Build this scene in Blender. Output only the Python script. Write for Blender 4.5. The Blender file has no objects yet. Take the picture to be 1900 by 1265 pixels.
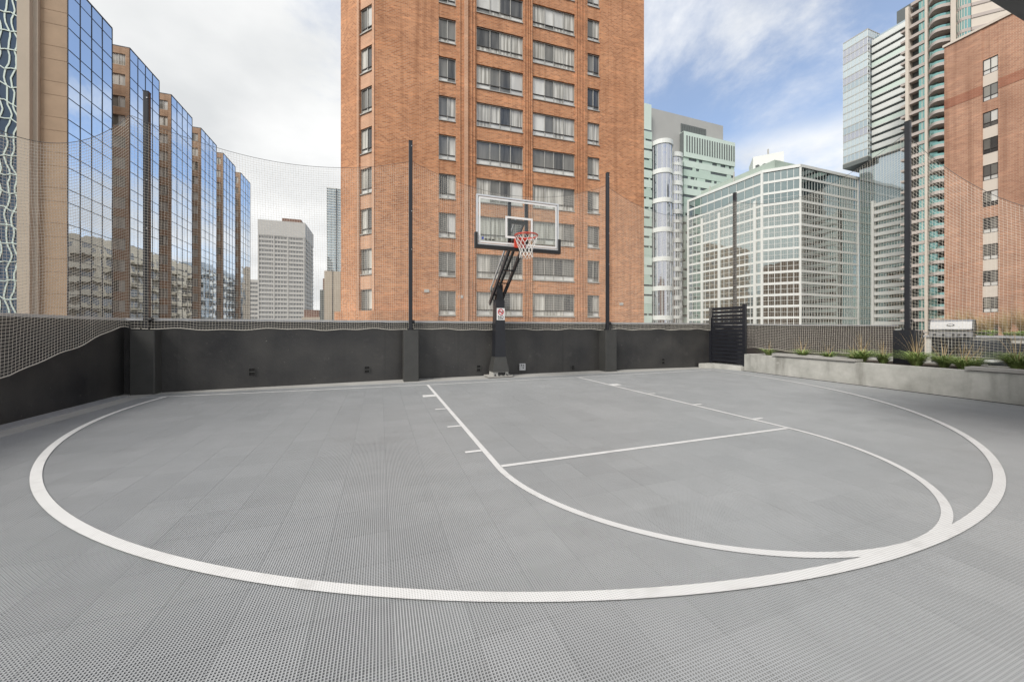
import bpy, math, random
from mathutils import Vector, Matrix
R = math.radians
random.seed(7)
sc = bpy.context.scene
col = sc.collection

# ------------------------------------------------------------------ camera, world, sun, exposure
TH = 0.3456                                   # the court is turned this much from the view axis
CAM = (-2.7886, -8.0752, 1.1834)
cd = bpy.data.cameras.new("camera")
cd.sensor_width = 36.0
cd.lens = 679.9 / 1900 * 36.0
cd.shift_y = -21.1 / 1900
cd.clip_start = 0.05
cd.clip_end = 6000
cam = bpy.data.objects.new("camera", cd)
col.objects.link(cam)
cam.location = CAM
cam.rotation_euler = (R(90), 0, -TH)
sc.camera = cam

SUN_AZ, SUN_EL = R(238), R(48)                # azimuth clockwise from +Y
world = bpy.data.worlds.new("World")
sc.world = world
world.use_nodes = True
wn, wl = world.node_tree.nodes, world.node_tree.links
wn.clear()
def N(t, **k):
    n = wn.new(t)
    for a, b in k.items():
        setattr(n, a, b)
    return n
def wmath(op, a, b=None, c=None, clamp=False):
    n = N("ShaderNodeMath", operation=op, use_clamp=clamp)
    for i, v in enumerate((a, b, c)):
        if v is None: continue
        if isinstance(v, (int, float)): n.inputs[i].default_value = v
        else: wl.new(v, n.inputs[i])
    return n.outputs[0]
sky = N("ShaderNodeTexSky", sky_type='NISHITA')
sky.sun_disc = False
sky.sun_elevation = SUN_EL
sky.sun_rotation = SUN_AZ
sky.air_density, sky.dust_density, sky.ozone_density = 1.0, 0.3, 2.0
tc = N("ShaderNodeTexCoord")
sp = N("ShaderNodeSeparateXYZ")
wl.new(tc.outputs["Generated"], sp.inputs[0])
dx, dy, dz = sp.outputs
zc = wmath('ADD', wmath('MAXIMUM', dz, 0.0), 0.22)
cx_ = wmath('DIVIDE', dx, zc)
cy_ = wmath('DIVIDE', dy, zc)
cv = N("ShaderNodeCombineXYZ")
wl.new(cx_, cv.inputs[0]); wl.new(cy_, cv.inputs[1])
n1 = N("ShaderNodeTexNoise")
n1.inputs["Scale"].default_value = 1.35
n1.inputs["Detail"].default_value = 9
n1.inputs["Roughness"].default_value = 0.62
n1.inputs["Distortion"].default_value = 0.25
mp = N("ShaderNodeMapping")
mp.inputs["Location"].default_value = (5.3, 0.4, 0.0)
wl.new(cv.outputs[0], mp.inputs[0]); wl.new(mp.outputs[0], n1.inputs["Vector"])
side = wmath('ADD', wmath('MULTIPLY', dx, math.cos(TH)), wmath('MULTIPLY', dy, -math.sin(TH)))
over = wmath('MULTIPLY', wmath('SUBTRACT', -0.22, side), 3.2, clamp=True)       # solid overcast to the west
ahead = wmath('MULTIPLY', wmath('SUBTRACT', 0.05, dy), 2.0, clamp=True)         # and behind the camera
bias = wmath('ADD', wmath('MULTIPLY', over, 0.5), wmath('MULTIPLY', ahead, 0.25))
dzw = wmath('ADD', dz, wmath('MULTIPLY', wmath('SUBTRACT', n1.outputs["Fac"], 0.5), 0.16))
band = N("ShaderNodeValToRGB")
el = band.color_ramp.elements
el[0].position, el[0].color = 0.0, (.85, .85, .85, 1)
el[1].position, el[1].color = 1.0, (.6, .6, .6, 1)
for ps, v in ((.20, .85), (.265, .40), (.30, .40), (.345, .72), (.385, .72), (.435, .02), (.50, .02), (.585, .55)):
    e_ = el.new(ps); e_.color = (v, v, v, 1)
wl.new(dzw, band.inputs[0])
layer = wmath('SUBTRACT', wmath('MULTIPLY', band.outputs[0], 0.30), 0.09)   # cloud decks at different heights
cf = wmath('ADD', wmath('ADD', n1.outputs["Fac"], bias), layer)
cr = N("ShaderNodeMapRange", interpolation_type='SMOOTHSTEP')
cr.inputs["From Min"].default_value = 0.46
cr.inputs["From Max"].default_value = 0.80
cr.inputs["To Min"].default_value = 0.14
wl.new(cf, cr.inputs["Value"])
n2 = N("ShaderNodeTexNoise")
n2.inputs["Scale"].default_value = 1.6
n2.inputs["Detail"].default_value = 6
n2.inputs["Roughness"].default_value = 0.5
mp2 = N("ShaderNodeMapping")
mp2.inputs["Location"].default_value = (8.4, 2.2, 0.0)
wl.new(cv.outputs[0], mp2.inputs[0]); wl.new(mp2.outputs[0], n2.inputs["Vector"])
ramp = N("ShaderNodeValToRGB")
ramp.color_ramp.elements[0].position = 0.30
ramp.color_ramp.elements[0].color = (0.62, 0.635, 0.645, 1)
ramp.color_ramp.elements[1].position = 0.68
ramp.color_ramp.elements[1].color = (0.93, 0.93, 0.92, 1)
wl.new(n2.outputs["Fac"], ramp.inputs[0])
b1 = N("ShaderNodeBackground"); b1.inputs[1].default_value = 0.14
b2 = N("ShaderNodeBackground"); b2.inputs[1].default_value = 0.80
wl.new(sky.outputs[0], b1.inputs[0]); wl.new(ramp.outputs[0], b2.inputs[0])
mx = N("ShaderNodeMixShader")
wl.new(cr.outputs[0], mx.inputs[0]); wl.new(b1.outputs[0], mx.inputs[1]); wl.new(b2.outputs[0], mx.inputs[2])
wo = N("ShaderNodeOutputWorld")
wl.new(mx.outputs[0], wo.inputs[0])

sd = bpy.data.lights.new("sun", 'SUN')
sd.energy = 2.4
sd.angle = R(20)
sd.color = (1.0, 0.95, 0.88)
sun = bpy.data.objects.new("sun", sd)
col.objects.link(sun)
sv = Vector((math.sin(SUN_AZ) * math.cos(SUN_EL), math.cos(SUN_AZ) * math.cos(SUN_EL), math.sin(SUN_EL)))
sun.rotation_euler = sv.to_track_quat('Z', 'Y').to_euler()
sun.location = (-10, -20, 40)

vs = sc.view_settings
vs.view_transform = 'Standard'
vs.look = 'None'
vs.exposure = 0.6
vs.gamma = 1
sc.cycles.use_denoising = True
sc.cycles.max_bounces = 8
sc.cycles.transparent_max_bounces = 12
sc.cycles.sample_clamp_indirect = 6
sc.cycles.caustics_reflective = False
sc.cycles.caustics_refractive = False

# ------------------------------------------------------------------ materials
class MT:
    """small helper round one node material"""
    def __init__(self, name):
        self.m = bpy.data.materials.new(name)
        self.m.use_nodes = True
        self.n = self.m.node_tree.nodes
        self.l = self.m.node_tree.links
        self.b = self.n["Principled BSDF"]
        self.out = self.n["Material Output"]
    def node(self, t, **k):
        n = self.n.new(t)
        for a, b in k.items(): setattr(n, a, b)
        return n
    def setv(self, sock, v):
        if isinstance(v, (int, float, tuple)): sock.default_value = v
        else: self.l.new(v, sock)
    def math(self, op, a, b=None, clamp=False):
        n = self.node("ShaderNodeMath", operation=op, use_clamp=clamp)
        self.setv(n.inputs[0], a)
        if b is not None: self.setv(n.inputs[1], b)
        return n.outputs[0]
    def pos(self, obj=False):
        if obj: return self.node("ShaderNodeTexCoord").outputs["Object"]
        return self.node("ShaderNodeNewGeometry").outputs["Position"]
    def noise(self, scale, detail=4, vec=None, rough=0.55, stretch=None):
        n = self.node("ShaderNodeTexNoise")
        n.inputs["Scale"].default_value = scale
        n.inputs["Detail"].default_value = detail
        n.inputs["Roughness"].default_value = rough
        v = vec or self.pos()
        if stretch:
            mm = self.node("ShaderNodeMapping")
            mm.inputs["Scale"].default_value = stretch
            self.l.new(v, mm.inputs[0]); v = mm.outputs[0]
        self.l.new(v, n.inputs["Vector"])
        return n.outputs["Fac"]
    def mixc(self, fac, a, b, typ='MIX'):
        n = self.node("ShaderNodeMix", data_type='RGBA', blend_type=typ)
        self.setv(n.inputs[0], fac)
        for s, v in ((n.inputs[6], a), (n.inputs[7], b)):
            if isinstance(v, tuple): s.default_value = v if len(v) == 4 else v + (1,)
            else: self.l.new(v, s)
        return n.outputs[2]
    def rng(self, v, a, b, c=0.0, d=1.0):
        n = self.node("ShaderNodeMapRange")
        self.l.new(v, n.inputs[0])
        for i, x in enumerate((a, b, c, d)): n.inputs[i + 1].default_value = x
        return n.outputs[0]
    def bump(self, h, strength=0.3, dist=0.01):
        n = self.node("ShaderNodeBump")
        n.inputs["Strength"].default_value = strength
        n.inputs["Distance"].default_value = dist
        self.l.new(h, n.inputs["Height"])
        self.l.new(n.outputs[0], self.b.inputs["Normal"])
    def fin(self, colr, rough=0.6, metal=0.0, spec=0.5):
        s = self.b.inputs["Base Color"]
        if isinstance(colr, tuple): s.default_value = colr if len(colr) == 4 else colr + (1,)
        else: self.l.new(colr, s)
        self.setv(self.b.inputs["Roughness"], rough)
        self.b.inputs["Metallic"].default_value = metal
        self.b.inputs["Specular IOR Level"].default_value = spec
        return self.m

def plain(name, c, rough=0.6, metal=0.0, var=0.18, scale=3.0, spec=0.5, stretch=None):
    t = MT(name)
    f = t.noise(scale, 5, stretch=stretch)
    lo = tuple(x * (1 - var) for x in c); hi = tuple(min(1, x * (1 + var)) for x in c)
    return t.fin(t.mixc(f, lo, hi), rough, metal, spec)

def brick_mat(name, c1, c2, mortar, scale=1.0, band=0.0):
    t = MT(name)
    p = t.pos(True)
    s = t.node("ShaderNodeSeparateXYZ"); t.l.new(p, s.inputs[0])
    k = t.node("ShaderNodeCombineXYZ")
    t.l.new(t.math('SUBTRACT', s.outputs[0], s.outputs[1]), k.inputs[0])
    t.l.new(s.outputs[2], k.inputs[1])
    b = t.node("ShaderNodeTexBrick")
    t.l.new(k.outputs[0], b.inputs["Vector"])
    b.inputs["Color1"].default_value = c1 + (1,)
    b.inputs["Color2"].default_value = c2 + (1,)
    b.inputs["Mortar"].default_value = mortar + (1,)
    b.inputs["Scale"].default_value = 1.0
    b.inputs["Brick Width"].default_value = 0.29 * scale
    b.inputs["Row Height"].default_value = 0.105 * scale
    b.inputs["Mortar Size"].default_value = 0.014 * scale
    b.inputs["Bias"].default_value = -0.1
    n = t.noise(0.35, 6, p)
    n2 = t.noise(2.2, 4, p, stretch=(0.25, 0.25, 1.6))
    c = t.mixc(t.rng(n, 0.35, 0.7, 0.0, 0.4), b.outputs["Color"], tuple(x * 0.62 for x in c2))
    c = t.mixc(t.rng(n2, 0.52, 0.75, 0.0, 0.4), c, tuple(min(1, x * 1.5) for x in c1))
    # rain streaks down the face
    n3 = t.noise(1.3, 3, p, stretch=(1.6, 1.6, 0.05))
    c = t.mixc(t.rng(n3, 0.5, 0.75, 0.0, 0.45), c, tuple(x * 0.5 for x in c2))
    return t.fin(c, 0.9, 0, 0.2)

M = {}
M['brick'] = brick_mat('orange_brick', (0.64, 0.300, 0.150), (0.36, 0.145, 0.070), (0.56, 0.38, 0.26))
M['brick_pale'] = brick_mat('pale_brick', (0.62, 0.36, 0.23), (0.55, 0.30, 0.19), (0.62, 0.46, 0.34))
M['brick_red'] = brick_mat('red_brick', (0.50, 0.275, 0.18), (0.36, 0.18, 0.12), (0.52, 0.38, 0.29), 1.25)
M['brick_dark'] = brick_mat('dark_brick', (0.40, 0.175, 0.115), (0.31, 0.125, 0.08), (0.40, 0.24, 0.17), 1.25)
M['brick_brown'] = brick_mat('brown_brick', (0.47, 0.32, 0.22), (0.37, 0.235, 0.155), (0.45, 0.34, 0.25), 1.3)
M['stone_tan'] = plain('tan_stone', (0.38, 0.27, 0.18), 0.8, 0, 0.2, 0.8)
M['stone_beige'] = plain('beige_concrete', (0.47, 0.40, 0.32), 0.85, 0, 0.12, 0.5)

t = MT('black_wall_paint')
n_a = t.noise(1.1, 6); n_b = t.noise(14, 3); n_c = t.noise(0.9, 5, stretch=(1.5, 1.5, 0.12))
c = t.mixc(t.rng(n_a, 0.3, 0.7), (0.026, 0.026, 0.028), (0.060, 0.058, 0.055))
c = t.mixc(t.rng(n_c, 0.5, 0.8, 0, 0.5), c, (0.075, 0.072, 0.066))
c = t.mixc(t.rng(t.noise(26, 2), 0.735, 0.76, 0, 0.5), c, (0.30, 0.28, 0.25))
c = t.mixc(t.rng(t.noise(3.2, 7, stretch=(1, 1, 1), rough=0.75), 0.60, 0.74, 0, 0.45), c, (0.105, 0.10, 0.095))
c = t.mixc(t.rng(t.noise(2.6, 3, stretch=(2.2, 2.2, 0.06)), 0.60, 0.78, 0, 0.5), c, (0.022, 0.022, 0.022))
t.bump(n_b, 0.25, 0.01)
M['wall'] = t.fin(c, t.rng(n_a, 0.25, 0.75, 0.28, 0.52))
M['post_paint'] = plain('black_post_paint', (0.016, 0.017, 0.022), 0.32, 0, 0.3, 4)
M['block_paint'] = plain('charcoal_block_paint', (0.052, 0.052, 0.050), 0.5, 0, 0.25, 5)
M['cap'] = plain('grey_metal_cap', (0.42, 0.43, 0.45), 0.45, 0.3, 0.15, 6)
M['void'] = plain('dark_void', (0.008, 0.008, 0.008), 0.9)
M['net'] = plain('cord_net', (0.70, 0.66, 0.58), 0.85, 0, 0.2, 8)
M['rope'] = plain('dark_rope', (0.12, 0.115, 0.11), 0.8)

t = MT('court_tile_plastic')
n_a = t.noise(0.55, 4); n_b = t.noise(4.5, 5)
p = t.pos(); s = t.node("ShaderNodeSeparateXYZ"); t.l.new(p, s.inputs[0])
wn_ = t.node("ShaderNodeTexWhiteNoise", noise_dimensions='2D')
k = t.node("ShaderNodeCombineXYZ")
t.l.new(t.math('FLOOR', t.math('DIVIDE', s.outputs[0], 0.305)), k.inputs[0])
t.l.new(t.math('FLOOR', t.math('DIVIDE', s.outputs[1], 0.305)), k.inputs[1])
t.l.new(k.outputs[0], wn_.inputs["Vector"])
c = t.mixc(t.rng(n_a, 0.3, 0.7), (0.325, 0.336, 0.345), (0.380, 0.390, 0.398))
c = t.mixc(t.rng(n_b, 0.35, 0.75, 0, 0.30), c, (0.27, 0.28, 0.285))
c = t.mixc(t.math('MULTIPLY', wn_.outputs["Value"], 0.22), c, (0.22, 0.228, 0.235))
c = t.mixc(t.rng(t.noise(1.7, 7, rough=0.7), 0.55, 0.72, 0, 0.25), c, (0.20, 0.20, 0.195))
M['tile'] = t.fin(c, 0.42, 0, 0.45)
M['tile_under'] = plain('tile_underside', (0.022, 0.023, 0.025), 0.9)

t = MT('white_court_paint')
p = t.pos(); s = t.node("ShaderNodeSeparateXYZ"); t.l.new(p, s.inputs[0])
P_ = 0.305 / 26
fa = t.math('FRACT', t.math('DIVIDE', s.outputs[0], P_)); fb = t.math('FRACT', t.math('DIVIDE', s.outputs[1], P_))
hole = t.math('MULTIPLY', t.math('GREATER_THAN', fa, 0.5), t.math('GREATER_THAN', fb, 0.5))
c = t.mixc(t.noise(3, 5), (0.58, 0.58, 0.57), (0.68, 0.68, 0.675))
c = t.mixc(t.math('MULTIPLY', hole, 0.75), c, (0.33, 0.33, 0.325))
c = t.mixc(t.rng(t.noise(5, 8, rough=0.7), 0.52, 0.70, 0, 0.5), c, (0.40, 0.395, 0.385))
M['line'] = t.fin(c, 0.6)

t = MT('weathered_concrete')
n_a = t.noise(1.6, 8, rough=0.65); n_b = t.noise(9, 5); n_c = t.noise(2.4, 5, stretch=(1, 1, 0.18))
c = t.mixc(t.rng(n_a, 0.3, 0.7), (0.31, 0.31, 0.285), (0.58, 0.575, 0.54))
c = t.mixc(t.rng(n_c, 0.52, 0.70, 0, 0.75), c, (0.17, 0.165, 0.145))
c = t.mixc(t.rng(n_b, 0.62, 0.75, 0, 0.5), c, (0.56, 0.55, 0.52))
t.bump(n_b, 0.3, 0.01)
M['concrete'] = t.fin(c, 0.9, 0, 0.25)
M['deck'] = plain('deck_concrete', (0.34, 0.335, 0.32), 0.85, 0, 0.25, 2.5)
M['asphalt'] = plain('asphalt', (0.05, 0.05, 0.052), 0.9)
M['soil'] = plain('planter_soil', (0.06, 0.045, 0.03), 0.95, 0, 0.4, 9)
M['plank'] = plain('grey_weathered_plank', (0.36, 0.35, 0.33), 0.75, 0, 0.25, 6, stretch=(6, 0.6, 6))
M['steel'] = plain('brushed_steel', (0.30, 0.30, 0.305), 0.45, 0.5, 0.1, 20)
M['black'] = plain('black_enamel', (0.018, 0.018, 0.019), 0.35)
M['white'] = plain('white_enamel', (0.80, 0.80, 0.78), 0.4, 0, 0.05)
M['silver'] = plain('silver_frame', (0.66, 0.67, 0.68), 0.3, 0.5, 0.06)
M['red'] = plain('red_rim_paint', (0.62, 0.06, 0.03), 0.4, 0, 0.15, 12)
M['sign_red'] = plain('sign_red', (0.60, 0.04, 0.05), 0.5)
M['sign_white'] = plain('sign_white', (0.80, 0.79, 0.78), 0.5, 0, 0.04)
M['blue_sticker'] = plain('blue_sticker', (0.03, 0.06, 0.35), 0.4)
M['cord_white'] = plain('white_cord', (0.78, 0.76, 0.72), 0.8)
M['panel_white'] = plain('pale_panel', (0.46, 0.455, 0.43), 0.7)
M['sofa'] = plain('charcoal_cushion', (0.045, 0.05, 0.058), 0.85)
M['board_brown'] = plain('brown_board', (0.036, 0.028, 0.025), 0.7, 0, 0.3, 4, stretch=(1, 1, 8))
M['soffit'] = plain('grey_soffit', (0.16, 0.165, 0.17), 0.7)

t = MT('backboard_acrylic')
mixn = t.node("ShaderNodeMixShader")
tr = t.node("ShaderNodeBsdfTransparent"); tr.inputs[0].default_value = (0.93, 0.95, 0.94, 1)
gl = t.node("ShaderNodeBsdfGlossy"); gl.inputs["Roughness"].default_value = 0.03
fr = t.node("ShaderNodeFresnel"); fr.inputs[0].default_value = 1.35
t.l.new(t.math('ADD', fr.outputs[0], 0.02), mixn.inputs[0])
t.l.new(tr.outputs[0], mixn.inputs[1]); t.l.new(gl.outputs[0], mixn.inputs[2])
t.l.new(mixn.outputs[0], t.out.inputs[0])
M['acrylic'] = t.m

def mirror(name, tint, rough=0.02, wav=0.0, scale=0.5, base=None, metal=1.0):
    t = MT(name)
    if wav: t.bump(t.noise(scale, 2), 1.0, wav)
    return t.fin(tint if base is None else base, rough, metal, 0.9)
M['mirror_blue'] = mirror('mirror_glass', (0.72, 0.78, 0.86), 0.015, 0.02, 0.35)
M['glass_green'] = mirror('green_office_glass', (0.36, 0.43, 0.42), 0.03, 0.02, 0.4)
M['glass_dark'] = mirror('dark_office_glass', (0.10, 0.12, 0.13), 0.04, 0.02, 0.4, metal=0.55)
M['glass_grey'] = mirror('grey_tower_glass', (0.46, 0.54, 0.58), 0.04, 0.02, 0.3, metal=0.8)
M['glass_pale'] = mirror('pale_tower_glass', (0.58, 0.66, 0.69), 0.05, 0.02, 0.3, metal=0.7)
M['glass_teal'] = mirror('teal_condo_glass', (0.22, 0.42, 0.40), 0.05, 0.02, 0.5, metal=0.6)
M['glass_bay'] = mirror('lilac_bay_glass', (0.50, 0.52, 0.58), 0.04, 0.03, 0.6, metal=0.85)
M['glass_win'] = mirror('window_band_glass', (0.16, 0.165, 0.17), 0.06, 0.02, 0.6, metal=0.3)
M['glass_blue_dark'] = mirror('dark_blue_glass', (0.045, 0.075, 0.12), 0.04, 0.03, 0.4, metal=0.5)
M['mint'] = plain('mint_panel', (0.50, 0.62, 0.55), 0.5, 0, 0.1, 0.3)
M['mint_pale'] = plain('pale_mint_panel', (0.60, 0.70, 0.64), 0.5, 0, 0.08, 0.3)
M['white_metal'] = plain('white_metal', (0.70, 0.72, 0.70), 0.45, 0, 0.06, 0.5)
M['grey_render'] = plain('grey_render', (0.40, 0.40, 0.39), 0.8, 0, 0.08, 0.2)
M['office_grey'] = plain('office_concrete', (0.52, 0.51, 0.49), 0.8, 0, 0.08, 0.2)
M['cream'] = plain('cream_precast', (0.62, 0.56, 0.49), 0.8, 0, 0.08, 0.5)
M['pinkgrey'] = plain('pinkish_slab', (0.45, 0.40, 0.37), 0.8, 0, 0.1, 0.6)
M['rust'] = plain('rust_brown', (0.19, 0.11, 0.085), 0.9)
M['shade_grey'] = plain('dark_recess', (0.13, 0.145, 0.145), 0.8)
M['beige_wall'] = plain('beige_wall', (0.46, 0.42, 0.34), 0.85, 0, 0.1, 0.4)
M['blue_wall'] = plain('pale_blue_wall', (0.38, 0.45, 0.52), 0.8, 0, 0.1, 0.4)
M['spandrel_green'] = plain('green_spandrel', (0.36, 0.43, 0.38), 0.5, 0, 0.1, 0.4)
M['mullion'] = plain('dark_mullion', (0.035, 0.038, 0.05), 0.5)
M['alu'] = plain('aluminium_window_frame', (0.42, 0.41, 0.38), 0.45, 0.3, 0.1)
M['win_dark'] = plain('dark_window_frame', (0.05, 0.045, 0.042), 0.5)

def pane_mat(name, lo, hi, stripes):
    t = MT(name)
    p = t.pos(True)
    s = t.node("ShaderNodeSeparateXYZ"); t.l.new(p, s.inputs[0])
    oi = t.node("ShaderNodeObjectInfo")
    k = t.node("ShaderNodeCombineXYZ")
    t.l.new(t.math('ADD', t.math('MULTIPLY', s.outputs[0], stripes), t.math('MULTIPLY', oi.outputs["Random"], 90.0)), k.inputs[0])
    t.l.new(t.math('MULTIPLY', s.outputs[2], 0.25), k.inputs[1])
    n = t.node("ShaderNodeTexNoise"); n.inputs["Scale"].default_value = 1.0; n.inputs["Detail"].default_value = 4
    t.l.new(k.outputs[0], n.inputs["Vector"])
    return t.fin(t.mixc(t.rng(n.outputs["Fac"], 0.38, 0.62), lo, hi), 0.06, 0.0, 0.75)
M['pane_curtain'] = pane_mat('curtained_pane', (0.26, 0.25, 0.22), (0.66, 0.65, 0.60), 7.0)
M['pane_blind'] = pane_mat('blind_pane', (0.50, 0.50, 0.48), (0.68, 0.68, 0.65), 1.5)
M['pane_screen'] = pane_mat('screened_pane', (0.13, 0.13, 0.12), (0.21, 0.205, 0.19), 2.0)
M['pane_dark'] = pane_mat('unlit_pane', (0.03, 0.032, 0.035), (0.12, 0.12, 0.115), 3.0)

t = MT('ornamental_grass')
oi = t.noise(6, 3)
M['grass'] = t.fin(t.mixc(t.rng(oi, 0.3, 0.7), (0.15, 0.25, 0.06), (0.38, 0.47, 0.17)), 0.6)
M['straw'] = plain('dry_grass', (0.42, 0.31, 0.17), 0.8, 0, 0.35, 8)

# ------------------------------------------------------------------ builders
INV = {}
class MB:
    def __init__(self):
        self.v, self.f, self.m = [], [], []
    def face(self, pts, m=0):
        i = len(self.v)
        self.v += [tuple(p) for p in pts]
        self.f.append(tuple(range(i, i + len(pts)))); self.m.append(m)
    def box(self, x0, x1, y0, y1, z0, z1, m=0):
        i = len(self.v)
        self.v += [(x0, y0, z0), (x1, y0, z0), (x1, y1, z0), (x0, y1, z0), (x0, y0, z1), (x1, y0, z1), (x1, y1, z1), (x0, y1, z1)]
        for q in ((0, 3, 2, 1), (4, 5, 6, 7), (0, 1, 5, 4), (1, 2, 6, 5), (2, 3, 7, 6), (3, 0, 4, 7)):
            self.f.append(tuple(i + a for a in q)); self.m.append(m)
    def prism(self, poly, z0, z1, m=0):
        n = len(poly); i = len(self.v)
        self.v += [(x, y, z0) for x, y in poly] + [(x, y, z1) for x, y in poly]
        self.f.append(tuple(range(i + n - 1, i - 1, -1))); self.f.append(tuple(range(i + n, i + 2 * n)))
        self.m += [m, m]
        for a in range(n):
            b = (a + 1) % n
            self.f.append((i + a, i + b, i + n + b, i + n + a)); self.m.append(m)
    def frustum(self, c0, s0, c1, s1, m=0):
        i = len(self.v)
        for c, s in ((c0, s0), (c1, s1)):
            self.v += [(c[0] - s[0], c[1] - s[1], c[2]), (c[0] + s[0], c[1] - s[1], c[2]), (c[0] + s[0], c[1] + s[1], c[2]), (c[0] - s[0], c[1] + s[1], c[2])]
        for q in ((0, 3, 2, 1), (4, 5, 6, 7), (0, 1, 5, 4), (1, 2, 6, 5), (2, 3, 7, 6), (3, 0, 4, 7)):
            self.f.append(tuple(i + a for a in q)); self.m.append(m)
    def bar(self, p, q, w, h, m=0, up=(0, 0, 1)):
        p, q = Vector(p), Vector(q); d = (q - p).normalized(); up = Vector(up)
        if abs(d.dot(up)) > 0.98: up = Vector((0, 1, 0))
        a = d.cross(up).normalized() * w / 2; b = a.cross(d).normalized() * h / 2
        i = len(self.v)
        for o in (p, q): self.v += [tuple(o - a - b), tuple(o + a - b), tuple(o + a + b), tuple(o - a + b)]
        for f in ((0, 3, 2, 1), (4, 5, 6, 7), (0, 1, 5, 4), (1, 2, 6, 5), (2, 3, 7, 6), (3, 0, 4, 7)):
            self.f.append(tuple(i + k for k in f)); self.m.append(m)
    def tube(self, pts, r, n=6, m=0, closed=False, ph=0.0):
        pts = [Vector(p) for p in pts]; i0 = len(self.v); L = len(pts)
        prev = None
        for j, p in enumerate(pts):
            if closed: d = pts[(j + 1) % L] - pts[j - 1]
            else: d = pts[min(j + 1, L - 1)] - pts[max(j - 1, 0)]
            d.normalize()
            up = Vector((0, 0, 1)) if abs(d.z) < 0.95 else Vector((0, 1, 0))
            a = d.cross(up).normalized(); b = a.cross(d)
            rr = r[j] if isinstance(r, (list, tuple)) else r
            for k in range(n):
                t_ = 2 * math.pi * k / n + ph
                self.v.append(tuple(p + a * (rr * math.cos(t_)) + b * (rr * math.sin(t_))))
        for j in range(L if closed else L - 1):
            for k in range(n):
                a0 = i0 + j * n; b0 = i0 + ((j + 1) % L) * n; k2 = (k + 1) % n
                self.f.append((a0 + k, a0 + k2, b0 + k2, b0 + k)); self.m.append(m)
        if not closed and n > 2:
            self.f.append(tuple(i0 + k for k in range(n - 1, -1, -1))); self.m.append(m)
            self.f.append(tuple(i0 + (L - 1) * n + k for k in range(n))); self.m.append(m)
    def build(self, name, mats, parent=None, world=True, smooth=False):
        if not isinstance(mats, (list, tuple)): mats = [mats]
        me = bpy.data.meshes.new(name)
        v = self.v
        if parent is not None and world and INV.get(parent.name):
            I = INV[parent.name]; v = [tuple(I @ Vector(p)) for p in v]
        me.from_pydata(v, [], self.f)
        for m in mats: me.materials.append(m)
        if len(mats) > 1: me.polygons.foreach_set("material_index", self.m)
        if smooth: me.polygons.foreach_set("use_smooth", [True] * len(self.f))
        me.update()
        o = bpy.data.objects.new(name, me); col.objects.link(o)
        if parent is not None:
            o.parent = parent; INV[o.name] = INV.get(parent.name)
        return o

def tag(o, label, cat, group=None):
    o["label"] = label; o["category"] = cat
    if group: o["group"] = group
    return o
def thing(name, label, cat, loc=(0, 0, 0), rz=0.0, group=None):
    o = bpy.data.objects.new(name, None); col.objects.link(o)
    o.empty_display_size = 0.2
    o.location = loc; o.rotation_euler = (0, 0, rz)
    INV[o.name] = (Matrix.Translation(loc) @ Matrix.Rotation(rz, 4, 'Z')).inverted()
    return tag(o, label, cat, group)
def struct(name, mb, m):
    o = mb.build(name, m); o["kind"] = "structure"; return o
def place(mb, name, m, label, cat, loc, group=None, smooth=False):
    """a thing that is one mesh, with its origin at its own base"""
    v = [(x - loc[0], y - loc[1], z - loc[2]) for x, y, z in mb.v]; mb.v = v
    o = mb.build(name, m, smooth=smooth); o.location = loc
    return tag(o, label, cat, group)
def copy_tree(o, parent=None):
    c = o.copy(); col.objects.link(c)
    if parent is not None: c.parent = parent
    for ch in list(o.children): copy_tree(ch, c)
    return c
def kids(o): return [c for c in o.children]

CT, ST = math.cos(TH), math.sin(TH)
def ray(px):
    t_ = (px - 950) / 679.9
    return CT * t_ + ST, -ST * t_ + CT
def wall_u(px, u):                     # where the sight line meets a plane u = const
    d = ray(px); Z = (u - CAM[0]) / d[0]; return CAM[1] + d[1] * Z
def wall_w(px, w):
    d = ray(px); Z = (w - CAM[1]) / d[1]; return CAM[0] + d[0] * Z

# ------------------------------------------------------------------ ground, podium roof, court
b = MB(); b.face([(-1500, -1500, -28), (1500, -1500, -28), (1500, 1800, -28), (-1500, 1800, -28)])
struct('city_ground', b, M['asphalt'])
b = MB(); b.box(-7.6, 18, -16, 1.7, -27.99, -0.016)
struct('podium_roof', b, M['deck'])

def rx(w):                            # inner face of the planter wall
    return 7.15 + (w + 0.34) * (0.41 / 5.04)
P = 0.305 / 26
U0, W0, W1 = -6.71, -10.6, 0.42
b = MB()
nu = int((7.02 - U0) / P)
for i in range(nu + 1):               # ribs that run away from the camera
    u = math.floor(U0 / 0.305) * 0.305 + i * P
    if u < U0: continue
    k = i % 26
    wd = 0.0044 if k else 0.0028
    wl0 = W0
    # the right edge follows the planter
    we = W1
    if u > rx(W0) - 0.15:
        wl0 = max(W0, (u + 0.15 - 7.15) * 5.04 / 0.41 - 0.34)
    if wl0 < we: b.box(u, u + wd, wl0, we, -0.010, 0.0)
j0 = math.floor(W0 / 0.305) * 0.305
nw = int((W1 - j0) / P)
for j in range(nw + 1):
    w = j0 + j * P
    if w < W0: continue
    b.box(U0, min(7.02, rx(w) - 0.15), w, w + (0.0037 if j % 26 else 0.0024), -0.0115, -0.0010)
struct('court_tiles', b, M['tile'])
b = MB(); b.prism([(U0 + 0.004, W0), (rx(W0) - 0.10, W0), (7.0, W1 - 0.01), (U0 + 0.004, W1 - 0.01)], -0.0155, -0.0125)
struct('court_underlay', b, M['tile_under'])

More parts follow.
